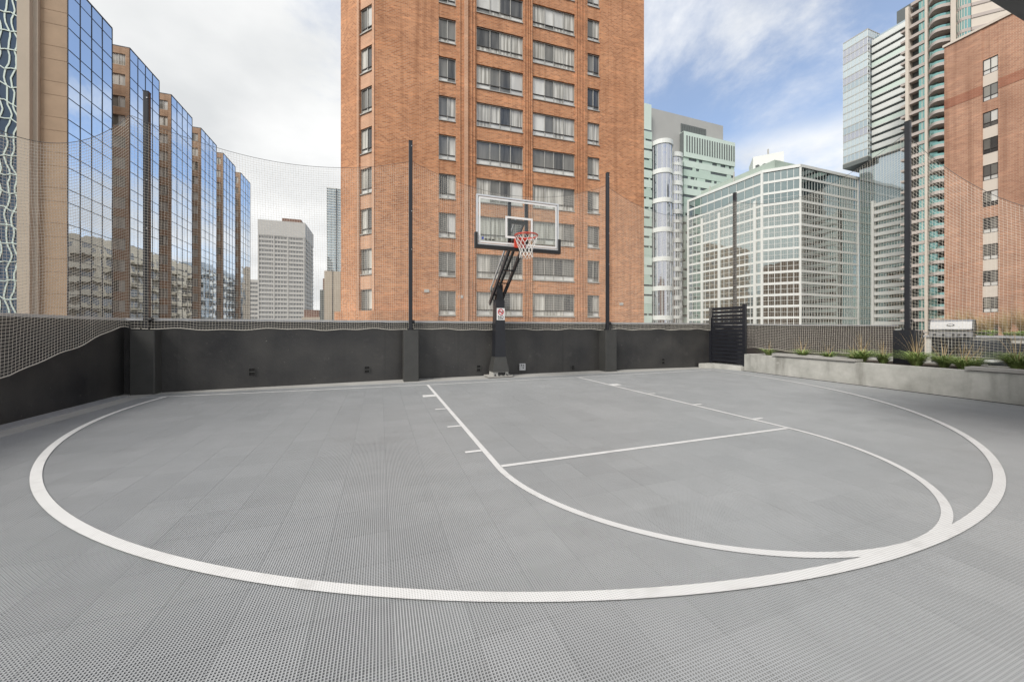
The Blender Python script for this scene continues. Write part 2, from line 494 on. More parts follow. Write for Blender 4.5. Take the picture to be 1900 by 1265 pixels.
LW = 0.052
HW, FT, FR = 1.83, -5.0567, 1.868
def strip(pts_in, pts_out, z):
    mb = MB()
    for a in range(len(pts_in) - 1):
        p, q, r_, s_ = pts_in[a], pts_in[a + 1], pts_out[a + 1], pts_out[a]
        mb.face([(p[0], p[1], z), (q[0], q[1], z), (r_[0], r_[1], z), (s_[0], s_[1], z)])
    return mb
b = strip([(-6.86 + i * .25, -0.026 - 0.03) for i in range(54)], [(-6.86 + i * .25, 0.026 - 0.03) for i in range(54)], 0.0025)
for f in range(len(b.v)):
    x, y, z = b.v[f]; b.v[f] = (min(x, 6.52), y + 0.17 * (min(abs(x), 6.4) / 6.4) ** 2 - 0.06, z)
b.v = [(max(x, U0 + 0.01), y, z) for x, y, z in b.v]
struct('baseline_marking', b, M['line'])
def lane(r):
    pts = [(-r, -0.09 - FT * 0 - i * 0.25) for i in range(20)]
    pts = [p for p in pts if p[1] > FT]
    n = 72
    arc = [(-r * math.cos(math.pi * i / n), FT - (r + FR - HW) * math.sin(math.pi * i / n)) for i in range(n + 1)]
    return pts + arc + [(-x, y) for x, y in reversed(pts)]
struct('lane_marking', strip(lane(HW - LW / 2), lane(HW + LW / 2), 0.004), M['line'])
struct('free_throw_marking', strip([(-HW + .03, FT - LW / 2), (HW - .03, FT - LW / 2)], [(-HW + .03, FT + LW / 2), (HW - .03, FT + LW / 2)], 0.0025), M['line'])
TU, TV, TR = -0.0627, -0.6376, 6.305
def arc(r):
    a0, a1 = math.asin((-0.10 + 0.17 - TV) / r), 0
    n = 160; lo = -0.115; hi = math.pi + 0.115
    return [(TU - r * math.cos(lo + (hi - lo) * i / n), TV - r * math.sin(lo + (hi - lo) * i / n)) for i in range(n + 1)]
struct('three_point_marking', strip(arc(TR - 0.031), arc(TR + 0.031), 0.0065), M['line'])
b = MB()
for sgn in (-1, 1):
    for w, hh, ln in ((-1.42, 0.10, 0.22), (-2.58, 0.026, 0.16), (-3.62, 0.026, 0.16), (-4.60, 0.026, 0.16)):
        x0 = sgn * (HW + LW / 2 + 0.001); x1 = x0 + sgn * ln
        b.face([(min(x0, x1), w - hh, 0.003), (max(x0, x1), w - hh, 0.003), (max(x0, x1), w + hh, 0.003), (min(x0, x1), w + hh, 0.003)])
struct('lane_hash_marking', b, M['line'])

# gutter strips along the left wall and loose mats by the posts
b = MB(); b.box(-7.24, U0 - 0.012, -14, 0.5, -0.014, -0.004)
struct('gutter_strip', b, M['deck'])
b = MB(); b.prism([(rx(W0) - .145, W0), (rx(W0) - .004, W0), (rx(-.36) - .004, -.36), (rx(-.36) - .145, -.36)], -.0155, -.006)
struct('gutter_strip', b, M['tile_under'])
b = MB()
for k in range(4): b.box(-7.17 + k * 0.062, -7.145 + k * 0.062, -12, 0.3, -0.004, 0.012)
g = place(b, 'drain_channel', M['cap'], 'grey slotted metal drain rails along the foot of the left black wall', 'drain', (-7.1, -3, -0.004))
g["kind"] = "structure"

# ------------------------------------------------------------------ parapet walls
WALL = [(-7.30, 0.74), (-2.1, 1.12), (3.45, 1.17), (7.44, 0.89)]
def wall_at(u):
    for (a, p), (c_, q) in zip(WALL, WALL[1:]):
        if a <= u <= c_: return p + (q - p) * (u - a) / (c_ - a)
    return WALL[0][1] if u < WALL[0][0] else WALL[-1][1]
HT = 1.35
bw = thing('parapet_wall', 'long black painted parapet wall behind the baseline with small drain holes', 'wall', (0, 1.2, 0))
poly = [(u, w) for u, w in WALL] + [(u, w + 0.25) for u, w in reversed(WALL)]
b = MB(); b.prism(poly, -0.02, HT)
b.build('wall_face', M['wall'], bw)
poly = [(u, w - 0.05) for u, w in WALL] + [(u, w + 0.33) for u, w in reversed(WALL)]
b = MB(); b.prism(poly, HT, HT + 0.045)
b.build('metal_cap', M['cap'], bw)
def cover(px, w0, hz, wd, ht, name='drain_hole', mat=('void', 'block_paint')):
    u = wall_w(px, w0); u = wall_w(px, wall_at(u)); w = wall_at(u)
    mb = MB()
    mb.box(u - wd / 2, u + wd / 2, w - 0.012, w + 0.05, hz, hz + ht, 0)
    for x0 in (u - wd / 2 - .008, u + wd / 2): mb.box(x0, x0 + .008, w - 0.02, w + .05, hz, hz + ht, 1)
    mb.box(u - wd / 2, u + wd / 2, w - 0.02, w + .04, hz + ht * .42, hz + ht * .56, 1)
    return mb.build(name, [M[mat[0]], M[mat[1]]], bw)
cover(468, .95, 0.24, 0.10, 0.14)
cover(681, 1.1, 0.19, 0.10, 0.14)
cover(888, 1.14, 0.11, 0.09, 0.15)
cover(1063, 1.15, 0.06, 0.09, 0.09)
cover(1230, 1.05, 0.13, 0.10, 0.15)
u = wall_w(968, 1.15); w = wall_at(u)
ob = thing('outlet_box', 'square grey electrical outlet box low on the black wall, right of the hoop', 'outlet box', (u, w - .05, 0.09))
b = MB(); b.box(u - .085, u + .085, w - .06, w - .001, 0.09, 0.27); b.build('cover', M['cap'], ob)
b = MB()
for a, c_ in ((-.03, .05), (.02, -.02), (0.03, 0.04)): b.box(u + a - .012, u + a + .012, w - .068, w - .0605, .18 + c_ - .015, .18 + c_ + .015)
b.build('socket', M['black'], ob)

lw = thing('parapet_wall', 'black painted side wall at the left edge of the court, half covered by drooping net', 'wall', (-7.3, -6, 0))
b = MB(); b.box(-7.50, -7.25, -14, 0.735, -0.02, HT); b.build('wall_face', M['wall'], lw)
b = MB(); b.box(-7.58, -7.20, -14, 0.68, HT, HT + 0.044); b.build('metal_cap', M['cap'], lw)
b = MB(); b.box(7.46, 17.5, 0.92, 1.17, -0.014, 1.33, 0); b.box(7.46, 17.6, 0.86, 1.25, 1.33, 1.37, 1)
tag(b.build('terrace_wall', [M['board_brown'], M['cap']]), 'dark brown terrace wall with a grey cap seen through the net, right of the slatted gate', 'wall')

# ------------------------------------------------------------------ corner blocks and net poles
def block(u0, u1, w0, w1, z0, z1, label, mat='block_paint'):
    mb = MB(); c_ = 0.012
    mb.prism([(u0 + c_, w0), (u1 - c_, w0), (u1, w0 + c_), (u1, w1), (u0, w1), (u0, w0 + c_)], z0, z1)
    return place(mb, 'pole_block', M[mat], label, 'block', ((u0 + u1) / 2, (w0 + w1) / 2, z0), 'square blocks under the net poles')
block(-7.08, -6.72, 0.55, 0.90, -0.014, 1.17, 'tall charcoal square block in the left corner of the black wall')
block(-2.28, -1.94, 0.66, 1.16, -0.014, 1.17, 'charcoal square block on the black wall between the corner and the hoop')
block(3.25, 3.62, 0.82, 1.18, -0.014, 1.17, 'charcoal square block on the black wall right of the hoop')
block(7.95, 8.3, 0.50, 0.86, -0.014, 1.17, 'square block hidden behind the black slatted gate')
block(7.76, 8.10, -3.70, -3.36, 0.30, 1.17, 'glossy black square block standing among the grass in the concrete planter', 'post_paint')
def net_pole(u, w, z0, z1, label):
    r = thing('net_pole', label, 'pole', (u, w, z0), 0, 'black poles that hold the net')
    mb = MB(); s_ = 0.042
    mb.prism([(u - s_, w - s_ + .01), (u - s_ + .01, w - s_), (u + s_ - .01, w - s_), (u + s_, w - s_ + .01), (u + s_, w + s_), (u - s_, w + s_)], z0 + .012, z1)
    mb.build('post', M['post_paint'], r)
    mb = MB(); mb.box(u - .085, u + .085, w - .085, w + .085, z0, z0 + .012)
    for a in (-.06, .06):
        for c_ in (-.06, .06): mb.tube([(u + a, w + c_, z0 + .012), (u + a, w + c_, z0 + .035)], .012, 6)
    mb.build('base_plate', M['black'], r)
    mb = MB(); mb.tube([(u + s_, w - .01, z0 + .20), (u + s_ + .05, w - .01, z0 + .20)], .045, 10)
    mb.build('pulley', M['black'], r, smooth=False)
    mb = MB(); mb.box(u - s_ - .004, u + s_ + .004, w - s_ - .004, w + s_ + .004, z1, z1 + .012); mb.build('post_cap', M['black'], r)
    mb = MB()
    for zb in (z1 - .12, z0 + .95 * 2, z0 + 1.4 * 2): mb.tube([(u + s_ - .02, w - s_ - .012, zb), (u + s_ - .02, w - s_, zb)], .012, 6)
    mb.build('bolt', M['cap'], r)
POLES = [(-6.90, 0.70), (-2.11, 0.88), (3.43, 1.0), (8.09, 0.70), (7.93, -3.53)]
lb = ['black net pole on the leftmost block, in front of the mirrored tower', 'slim black net pole in front of the left half of the brick tower',
      'slim black net pole in front of the right edge of the brick tower', 'black net pole rising behind the slatted gate', 'thick black net pole standing in the grass planter']
for (u, w), l_, zt in zip(POLES, lb, (5.62, 5.62, 5.72, 5.62, 5.66)): net_pole(u, w, 1.17, zt, l_)

# ------------------------------------------------------------------ netting
MESH = 0.048
def net_bay(A, B, za, zb, sag, bot, label, seed, billow=0.05, hw=0.0018, hh=0.0021):
    rnd = random.Random(seed)
    A, B = Vector((A[0], A[1], 0)), Vector((B[0], B[1], 0))
    L = (B - A).length; d = (B - A) / L; nrm = Vector((-d.y, d.x, 0))
    ph = [rnd.uniform(0, 6.28) for _ in range(6)]
    def top(t_): return za + (zb - za) * t_ - sag * 4 * t_ * (1 - t_)
    def pt(t_, s_):
        z1, z0 = top(t_), bot(t_)
        o = billow * math.sin(math.pi * min(1, s_ * 1.3)) * (math.sin(2.1 * t_ * L + ph[0] + 3 * s_) * .5 + math.sin(.9 * t_ * L + ph[1] - 2 * s_) * .7)
        sway = 0.03 * math.sin(3 * s_ + ph[2] + t_ * 5) * math.sin(math.pi * t_)
        zz_ = z0 + (z1 - z0) * s_
        if s_ < 0.25: zz_ += 0.012 * math.sin(9 * t_ * L + ph[3]) * (1 - s_ * 4)
        p = A + d * (t_ * L + sway) + nrm * o
        return (p.x, p.y, zz_)
    r = thing('sports_net', label, 'net', (A.x, A.y, bot(0)), 0, 'nets strung between the poles')
    mb = MB()
    nv = int(L / MESH); H = max(top(.5) - bot(.5), 1); nh = int((H + 0.25 * sag) / MESH)
    for i in range(nv + 1):
        t_ = i / nv
        mb.tube([pt(t_, k / 7) for k in range(8)], hw, 3, ph=.5)
    ns = int(L / 0.12)
    for j in range(nh + 1):
        s_ = j / nh
        mb.tube([pt(k / ns, s_) for k in range(ns + 1)], hh, 3)
    mb.build('mesh', M['net'], r)
    mb = MB(); mb.tube([pt(k / ns, 1) for k in range(ns + 1)], 0.0048, 5); mb.build('top_rope', M['rope'], r)
    mb = MB(); mb.tube([pt(k / ns, 0) for k in range(ns + 1)], 0.006, 5); mb.build('hem_rope', M['net'], r)
hem = lambda t_: 1.19 + 0.015 * math.sin(t_ * 17)
net_bay((-7.10, 0.64), (-2.1, 1.02), 5.12, 5.22, 0.48, hem, 'net between the left corner pole and the second pole, over the mirrored tower', 1)
net_bay((-2.08, 1.02), (3.43, 1.08), 5.22, 5.40, 0.58, hem, 'net behind the hoop in front of the brick tower', 2)
net_bay((3.45, 1.08), (7.15, 0.80), 5.40, 4.95, 0.45, hem, 'net between the pole right of the hoop and the slatted gate', 3)
net_bay((7.17, 0.80), (8.0, 0.74), 4.95, 5.35, 0.04, lambda t_: 1.22, 'narrow net right above the slatted gate', 6)
net_bay((8.02, 0.72), (7.95, -3.50), 5.38, 5.45, 0.62, lambda t_: 0.60 + .03 * math.sin(9 * t_), 'net above the planter between the gate and the pole in the grass', 4)
net_bay((7.95, -3.56), (7.75, -8.8), 5.30, 5.2, 2.35, lambda t_: 0.62 + .03 * math.sin(7 * t_), 'net above the planter right of the pole in the grass, in front of the grill', 5, hw=0.0015, hh=0.0018)
def lhem(t_):
    w = 0.62 - t_ * 5.3
    return 1.22 - 0.62 * max(0, min(1, (0.45 - w) / 2.1)) ** 1.15 + 0.02 * math.sin(t_ * 21)
net_bay((-7.12, 0.62), (-7.12, -4.7), 5.1, 5.1, 1.52, lhem, 'net drooping over the left side wall in front of the stone pier', 7, hw=0.0017, hh=0.0029)

# ------------------------------------------------------------------ basketball hoop
HU, HWW = 0.05, 0.80
hoop = thing('basketball_hoop', 'black basketball hoop with clear backboard, red rim and white net', 'basketball hoop', (HU, HWW, 0))
b = MB(); b.prism([(HU - .33, HWW - .20), (HU + .30, HWW - .20), (HU + .34, HWW - .14), (HU + .34, HWW + .24), (HU - .33, HWW + .24)], 0.001, 0.028)
b.build('base_plate', M['plank'], hoop)
b = MB(); b.box(HU - .20, HU + .20, HWW - .16, HWW + .18, .028, .135, 0)
for a in (-.15, -.05, .06, .16): b.tube([(HU + a, HWW - .175, .028), (HU + a, HWW - .175, .075)], .018, 6, 1)
b.box(HU - .07, HU + .12, HWW - .168, HWW - .159, .05, .115, 1)
b.build('foot', [M['panel_white'], M['black']], hoop)
b = MB(); b.frustum((HU, HWW, .136), (.215, .19), (HU, HWW, .50), (.145, .15)); b.build('flared_base', M['block_paint'], hoop)
b = MB(); b.frustum((HU, HWW, .504), (.140, .145), (HU, HWW, 1.93), (.112, .12)); pp = b.build('padded_pole', M['post_paint'], hoop)
b = MB(); b.box(HU - .082, HU + .082, HWW - .085, HWW + .085, 1.931, 2.32); b.build('upper_post', M['post_paint'], hoop)
BU, BW, BZ = -0.06, -0.93, 2.86          # backboard: lower middle
b = MB()
AR = []
for s_ in (-1, 1):
    x = HU + s_ * .145
    b2_ = MB(); b2_.bar((x, HWW + .33, 1.86), (x - .05, BW + .10, 3.12), .045, .10)
    b2_.build('main_arm', M['post_paint'], hoop)
    b2_ = MB(); b2_.bar((x - s_ * .05, HWW + .42, 2.24), (x - .04 - s_ * .04, BW + .10, 3.50), .03, .045)
    b2_.build('upper_arm', M['silver'] if s_ < 0 else M['post_paint'], hoop)
b = MB()
for k in (.16, .36, .56):
    p = Vector((HU, HWW + .33, 1.86)).lerp(Vector((HU - .05, BW + .10, 3.12)), k)
    b.box(p.x - .14, p.x + .14, p.y - .04, p.y + .04, p.z - .012, p.z + .012)
b.build('cross_plate', M['post_paint'], hoop)
b = MB(); b.bar((HU, HWW + .30, 1.95), (HU, HWW + .47, 2.30), .20, .02, up=(0, 1, 0)); b.bar((HU, HWW + .05, 2.20), (HU - .02, BW + .35, 3.10), .05, .05)
b.build('strut', M['block_paint'], hoop)
for s_ in (-1, 1):
    b = MB(); x = BU + s_ * .19
    b.box(x - .03, x + .03, BW + .045, BW + .095, 2.92, 3.90)
    b.build('back_rail', M['post_paint'], hoop)
b = MB(); b.box(BU - .16, BU + .16, BW + .045, BW + .09, 3.40, 3.47); b.build('back_crossbar', M['block_paint'], hoop)
HB, HH = 0.915, 1.04
board = MB(); board.box(BU - HB + .03, BU + HB - .03, BW - .006, BW + .006, BZ + .05, BZ + HH - .02)
board = board.build('backboard', M['acrylic'], hoop)
b = MB(); z0, z1 = BZ + .03, BZ + HH
b.box(BU - HB, BU + HB, BW - .018, BW + .03, z1 - .032, z1); b.box(BU - HB, BU - HB + .032, BW - .018, BW + .03, z0, z1 - .033); b.box(BU + HB - .032, BU + HB, BW - .018, BW + .03, z0, z1 - .033)
b.box(BU - HB + .033, BU + HB - .033, BW - .018, BW + .03, z0, z0 + .032)
b.build('board_frame', M['silver'], board)
def ring_rect(cu, z0, z1, hw, t_, y):
    mb = MB()
    mb.box(cu - hw, cu + hw, y - .001, y, z1 - t_, z1); mb.box(cu - hw, cu + hw, y - .001, y, z0, z0 + t_)
    mb.box(cu - hw, cu - hw + t_, y - .001, y, z0 + t_, z1 - t_); mb.box(cu + hw - t_, cu + hw, y - .001, y, z0 + t_, z1 - t_)
    return mb
ring_rect(BU, z0 + .045, z1 - .045, HB - .045, .036, BW - .0095).build('painted_border', M['sign_white'], board)
ring_rect(BU, 3.07, 3.52, .305, .042, BW - .0095).build('target_square', M['sign_white'], board)
b = MB(); y = BW - .0095
b.box(BU - HB + .11, BU - HB + .15, y - .001, y, z0 + .11, z0 + .16, 0)
for k in range(3): b.box(BU - HB + .17 + k * .075, BU - HB + .23 + k * .075, y - .001, y, z0 + .10, z0 + .13, 1)
b.build('sticker', [M['blue_sticker'], M['block_paint']], board)
b = MB(); b.box(BU - HB - .035, BU + HB + .035, BW - .045, BW + .045, BZ - .045, BZ + .028)
for s_ in (-1, 1):
    xa, xb = sorted((BU + s_ * (HB + .035), BU + s_ * (HB - .018)))
    b.box(xa, xb, BW - .045, BW + .045, BZ + .0285, BZ + .27)
b.build('edge_padding', M['black'], hoop)
RC = (BU, BW - .40, 3.05)
rim = MB()
rim.tube([(RC[0] + .228 * math.cos(2 * math.pi * k / 40), RC[1] + .228 * math.sin(2 * math.pi * k / 40), RC[2]) for k in range(40)], .0105, 8, closed=True)
rim.tube([(RC[0] + .226 * math.cos(2 * math.pi * k / 40), RC[1] + .226 * math.sin(2 * math.pi * k / 40), RC[2] - .022) for k in range(40)], .005, 6, closed=True)
for s_ in (-1, 1): rim.bar((RC[0] + s_ * .07, BW - .04, 3.045), (RC[0] + s_ * .13, RC[1] + .19, 3.045), .02, .02)
rim = rim.build('rim', M['red'], hoop, smooth=True)
b = MB(); b.box(BU - .115, BU + .115, BW - .07, BW - .0105, 2.87, 3.06); b.box(BU - .10, BU + .10, BW - .16, BW - .0705, 3.02, 3.052)
b.frustum((BU, BW - .115, 2.95), (.05, .04), (BU, BW - .13, 3.019), (.09, .055))
b.build('bracket', M['red'], rim)
nb = MB(); nn = 12
lev = [(0.0, .226), (.09, .20), (.17, .168), (.245, .142), (.315, .126), (.385, .13), (.43, .135)]
def npnt(k, i):
    z, r_ = lev[i]; a = 2 * math.pi * (k + .5 * i) / nn
    jz = .008 * math.sin(k * 2.3 + i); return (RC[0] + r_ * math.cos(a) + .006 * math.sin(k * 1.7 + i * 2), RC[1] + r_ * math.sin(a), RC[2] - .012 - z + jz)
for k in range(nn):
    for i in range(len(lev) - 1):
        nb.tube([npnt(k, i), npnt(k, i + 1)], .0042, 4)
        nb.tube([npnt(k, i), npnt(k - 1, i + 1)], .0042, 4)
nb.build('hoop_net', M['cord_white'], hoop)

# no-smoking sign on the pole
sx, sy, sz = HU + .005, HWW - .137, 1.42
sg = thing('no_smoking_sign', 'small white no smoking sign with a red prohibition ring, stuck on the hoop pole', 'sign', (sx, sy - .006, sz))
b = MB(); b.box(sx - .105, sx + .105, sy - .010, sy - .006, sz, sz + .30); b.build('plate', M['sign_white'], sg)
b = MB(); cz = sz + .205; yy = sy - .0115
b.face([(sx - .075, yy, cz + .008), (sx - .075, yy, cz - .012), (sx + .06, yy, cz - .012), (sx + .06, yy, cz + .008)], 1)
b.face([(sx + .04, yy, cz + .012), (sx + .04, yy, cz + .03), (sx + .055, yy, cz + .045), (sx + .065, yy, cz + .03)], 1)
def ringf(r0, r1, n=40):
    for k in range(n):
        a, c_ = 2 * math.pi * k / n, 2 * math.pi * (k + 1) / n
        b.face([(sx + r0 * math.cos(a), yy - .001, cz + r0 * math.sin(a)), (sx + r1 * math.cos(a), yy - .001, cz + r1 * math.sin(a)), (sx + r1 * math.cos(c_), yy - .001, cz + r1 * math.sin(c_)), (sx + r0 * math.cos(c_), yy - .001, cz + r0 * math.sin(c_))], 0)
ringf(.058, .078)
d_ = .062 * .707; w_ = .008
b.face([(sx - d_ - w_, yy - .002, cz + d_ - w_), (sx + d_ - w_, yy - .002, cz - d_ - w_), (sx + d_ + w_, yy - .002, cz - d_ + w_), (sx - d_ + w_, yy - .002, cz + d_ + w_)], 0)
b.build('prohibition_symbol', [M['sign_red'], M['black']], sg)
def text(body, size, loc, name, parent, m, bold=.0):
    cu = bpy.data.curves.new(name, 'FONT'); cu.body = body; cu.size = size; cu.align_x = 'CENTER'; cu.extrude = .0004; cu.offset = bold
    tmp = bpy.data.objects.new(name + '_curve', cu); col.objects.link(tmp)
    dg = bpy.context.evaluated_depsgraph_get(); dg.update()
    me = bpy.data.meshes.new_from_object(tmp.evaluated_get(dg))
    bpy.data.objects.remove(tmp)
    me.materials.clear(); me.materials.append(m)
    o = bpy.data.objects.new(name, me); col.objects.link(o)
    o.parent = parent; o.location = INV[parent.name] @ Vector(loc); o.rotation_euler = (R(90), 0, 0)
    return o
text('NO', .095, (sx, yy, sz + .045), 'lettering', sg, M['black'], .002)
text('SMOKING', .032, (sx, yy, sz + .016), 'lettering', sg, M['black'], .0006)

# ------------------------------------------------------------------ slatted gate and its concrete step
b = MB(); b.prism([(6.72, 0.62), (7.05, -.34), (7.55, -.34), (7.55, .855), (6.72, .855)], -0.014, 0.115)
place(b, 'concrete_step', M['concrete'], 'low pale concrete step under the black slatted gate', 'step', (7.1, .2, -.014))
gt = thing('slatted_gate', 'tall black metal gate of horizontal slats standing on the concrete step', 'gate', (7.2, .27, .115))
for w, zt in ((-.33, 1.93), (.82, 1.885)):
    b = MB(); b.box(7.16, 7.24, w - .04, w + .04, .115, zt); b.build('post', M['post_paint'], gt)
ss = random.Random(4)
for k in range(15):
    z = .19 + k * .114
    b = MB(); b.box(7.185, 7.215, -.285, .775, z, z + (.098 if k < 12 else .088)); b.build('slat', M['post_paint'], gt)

# ------------------------------------------------------------------ planter, grasses, planks
b = MB()
w_a, w_b = -.36, -10.0
pz = .475
b.prism([(rx(w_b), w_b), (rx(w_b) + .16, w_b), (rx(w_a) + .16, w_a), (rx(w_a), w_a)], -.014, pz)
b.box(8.42, 8.56, -10, w_a, -.014, pz); b.prism([(rx(w_a) + .161, w_a - .14), (8.419, w_a - .14), (8.419, w_a), (rx(w_a) + .161, w_a)], -.014, pz)
pl = thing('planter', 'long low weathered concrete planter along the right side of the court', 'planter', (7.8, -4, 0))
b.build('planter_wall', M['concrete'], pl)
b = MB(); b.prism([(rx(w_b) + .161, w_b), (8.418, w_b), (8.418, w_a - .142), (rx(w_a - .14) + .161, w_a - .142)], .2, .445)
b.build('soil', M['soil'], pl)
def plank(wa, wb, label, dz, n):
    r = thing('bench_top', label, 'bench', (rx(wa) + .1, (wa + wb) / 2, pz), 0, 'slatted tops resting on the planter edge')
    for k in range(n):
        o0 = -.03 + k * .10
        b = MB(); b.prism([(rx(wb) + o0, wb), (rx(wb) + o0 + .09, wb), (rx(wa) + o0 + .09, wa), (rx(wa) + o0, wa)], pz + .012, pz + dz)
        b.build('board', M['plank'], r)
    b = MB()
    for w in (wa - .12, (wa + wb) / 2, wb + .12): b.box(rx(w) + .0, rx(w) + .25, w - .025, w + .025, pz, pz + .011)
    b.build('bearer', M['black'], r)
plank(-1.22, -3.12, 'grey slatted bench top on the planter left of the pole in the grass', .055, 3)
plank(-4.75, -7.4, 'grey slatted bench top on the planter at the right edge, below the grill', .065, 3)

def blades(mb, u, w, z, n, h, spread, rnd, droop=.6, wd=.009, lean=(0, 0)):
    for _ in range(n):
        a = rnd.uniform(0, 6.283); r0 = rnd.uniform(0, .06); L = h * rnd.uniform(.55, 1.1); s_ = spread * rnd.uniform(.3, 1.1)
        ca, sa = math.cos(a), math.sin(a); wv = wd * rnd.uniform(.6, 1.2)
        pv = []
        for k in range(5):
            f = k / 4
            rad = r0 + s_ * f ** 1.4
            zz_ = z + L * (f - droop * f * f * .75)
            pv.append((u + ca * rad + lean[0] * f, w + sa * rad + lean[1] * f, zz_))
        tx, ty = -sa * wv / 2, ca * wv / 2
        for k in range(4):
            g0, g1 = 1 - (k / 4) ** 2 * .9, 1 - ((k + 1) / 4) ** 2 * .97
            p, q = pv[k], pv[k + 1]
            mb.face([(p[0] - tx * g0, p[1] - ty * g0, p[2]), (p[0] + tx * g0, p[1] + ty * g0, p[2]), (q[0] + tx * g1, q[1] + ty * g1, q[2]), (q[0] - tx * g1, q[1] - ty * g1, q[2])])
rnd = random.Random(11)
for (u, w, n, h, s_, l_) in (
        (7.60, -.75, 90, .30, .30, 'small sparse green grass clump at the gate end of the planter'),
        (7.50, -1.70, 170, .36, .36, 'green grass clump by the far end of the first bench top, with tall straw stems'),
        (7.72, -2.15, 120, .30, .34, 'short green grass clump behind the middle of the first bench top'),
        (7.62, -2.72, 120, .26, .32, 'low green grass clump behind the near end of the first bench top'),
        (7.42, -2.98, 240, .44, .48, 'bushy green grass clump spilling over the planter edge beside the black block'),
        (7.66, -3.24, 160, .36, .34, 'upright green grass clump touching the gate side of the black block'),
        (7.46, -3.86, 250, .46, .44, 'bushy green grass clump on the grill side of the black block'),
        (7.62, -4.18, 220, .38, .46, 'spreading green grass clump halfway from the black block to the second bench top'),
        (7.42, -4.50, 200, .34, .42, 'green grass clump at the end of the second bench top'),
        (8.10, -4.42, 150, .34, .36, 'small green grass clump under the net behind the second bench top'),
        (7.85, -5.00, 320, .52, .48, 'big bright green grass clump behind the second bench top'),
        (7.75, -5.45, 280, .48, .44, 'green grass clump farthest from the gate in the concrete planter')):
    b = MB(); blades(b, u, w, .445, int(n * 1.15), h * 1.55, s_ * 1.25, rnd, .85, .012)
    r = thing('grass_clump', l_, 'plant', (u, w, .445), 0, 'grass clumps in the concrete planter')
    b.build('leaves', M['grass'], r)
    b = MB(); blades(b, u, w, .445, 10 if h < .33 else 26, h * 2.3, s_ * .9, rnd, .45, .007)
    b.build('dry_stems', M['straw'], r)

# ------------------------------------------------------------------ terrace beyond the net
def grill(u, w, rz, label):
    r = thing('gas_grill', label, 'grill', (u, w, 0.06), rz)
    B_ = lambda mb, n, m, p=r: mb.build(n, m, p, world=False)
    z = .18
    b = MB(); b.box(-.36, .36, -.24, .26, z + .10, z + .72); B_(b, 'cabinet', M['black'])
    for s_ in (-1, 1):
        b = MB(); b.box(s_ * .18 - .172, s_ * .18 + .172, -.262, -.2415, z + .13, z + .70); d = B_(b, 'door', M['steel'] if s_ > 5 else M['black'])
        b = MB(); b.tube([(s_ * .03, -.285, z + .45), (s_ * .03, -.285, z + .65)], .008, 6); B_(b, 'handle', M['steel'], d)
    b = MB()
    for x in (-.31, .31):
        for y in (-.18, .2): b.tube([(x - .015, y, z - .10 + .04), (x + .015, y, z - .10 + .04)], .05, 10)
    for x in (-.31, .31):
        for y in (-.18, .2): b.box(x - .012, x + .012, y - .012, y + .012, z - .05, z + .10)
    B_(b, 'caster', M['black'])
    b = MB(); b.prism([(-.40, -.30), (.40, -.30), (.40, -.20), (-.40, -.20)], z + .725, z + .885)
    cp = B_(b, 'control_panel', M['steel'])
    for k in range(5):
        x = (-.29, -.12, .06, .16, .27)[k]
        b = MB(); b.tube([(x, -.3005, z + .80), (x, -.335, z + .80)], .026, 12); B_(b, 'knob', M['black'], cp)
    b = MB(); b.box(-.41, .41, -.199, .27, z + .725, z + .90); B_(b, 'firebox', M['black'])
    pr_ = [(-.26, .905), (-.275, .96), (-.19, 1.17), (-.10, 1.225), (.10, 1.225), (.24, 1.12), (.27, .905)]
    b = MB(); i = len(b.v)
    def side(x, flip):
        f = [(x, y, z + q) for y, q in pr_]
        b.face(f if flip else f[::-1], 1)
    xs = (-.425, -.385, .385, .425)
    for a, c_, m in ((xs[0], xs[1], 1), (xs[1], xs[2], 0), (xs[2], xs[3], 1)):
        for j in range(len(pr_)):
            p, q = pr_[j], pr_[(j + 1) % len(pr_)]
            b.face([(a, p[0], z + p[1]), (a, q[0], z + q[1]), (c_, q[0], z + q[1]), (c_, p[0], z + p[1])], m)
    side(xs[0], True); side(xs[3], False)
    lid = B_(b, 'lid', [M['steel'], M['block_paint']])
    b = MB(); b.tube([(-.36, -.31, z + .955), (.36, -.31, z + .955)], .016, 8); b.box(-.345, -.325, -.31, -.268, z + .945, z + .965); b.box(.325, .345, -.31, -.268, z + .945, z + .965)
    B_(b, 'lid_handle', M['steel'], lid)
    b = MB(); c_ = Vector((0, -.238, z + 1.07)); ex, ey = Vector((1, 0, 0)), Vector((0, .375, .927))
    nrm = Vector((0, -.927, .375)) * .004
    b.face([tuple(c_ + nrm + ex * .075 * math.cos(k * math.pi / 12) + ey * .038 * math.sin(k * math.pi / 12)) for k in range(24)], 0)
    b.face([tuple(c_ + nrm * 1.6 + ex * .05 * math.cos(k * math.pi / 12) + ey * .022 * math.sin(k * math.pi / 12)) for k in range(24)], 1)
    B_(b, 'badge', [M['black'], M['steel']], lid)
    for s_ in (-1, 1):
        xa, xb = sorted((s_ * .43, s_ * .70))
        b = MB(); b.box(xa, xb, -.22, .24, z + .84, z + .87); B_(b, 'side_shelf', M['steel'] if s_ < 0 else M['black'])
    return r
g0 = grill(12.75, -2.42, R(-76), 'stainless gas grill with a black oval badge, seen through the net above the bench')
b = MB(); b.box(8.57, 17.4, -10, .91, -.015, .075); struct('terrace_floor', b, M['deck'])
bp = thing('raised_planter', 'raised pale planter box full of grass behind the grill on the terrace', 'planter', (15.7, -4.2, .075))
b = MB(); b.box(15.0, 16.5, -8.5, -1.0, .075, .93); b.build('box', M['panel_white'], bp)
b = MB(); b.box(14.94, 16.56, -8.56, -.94, 0.93, 0.99); b.build('rim', M['cap'], bp)
b = MB()
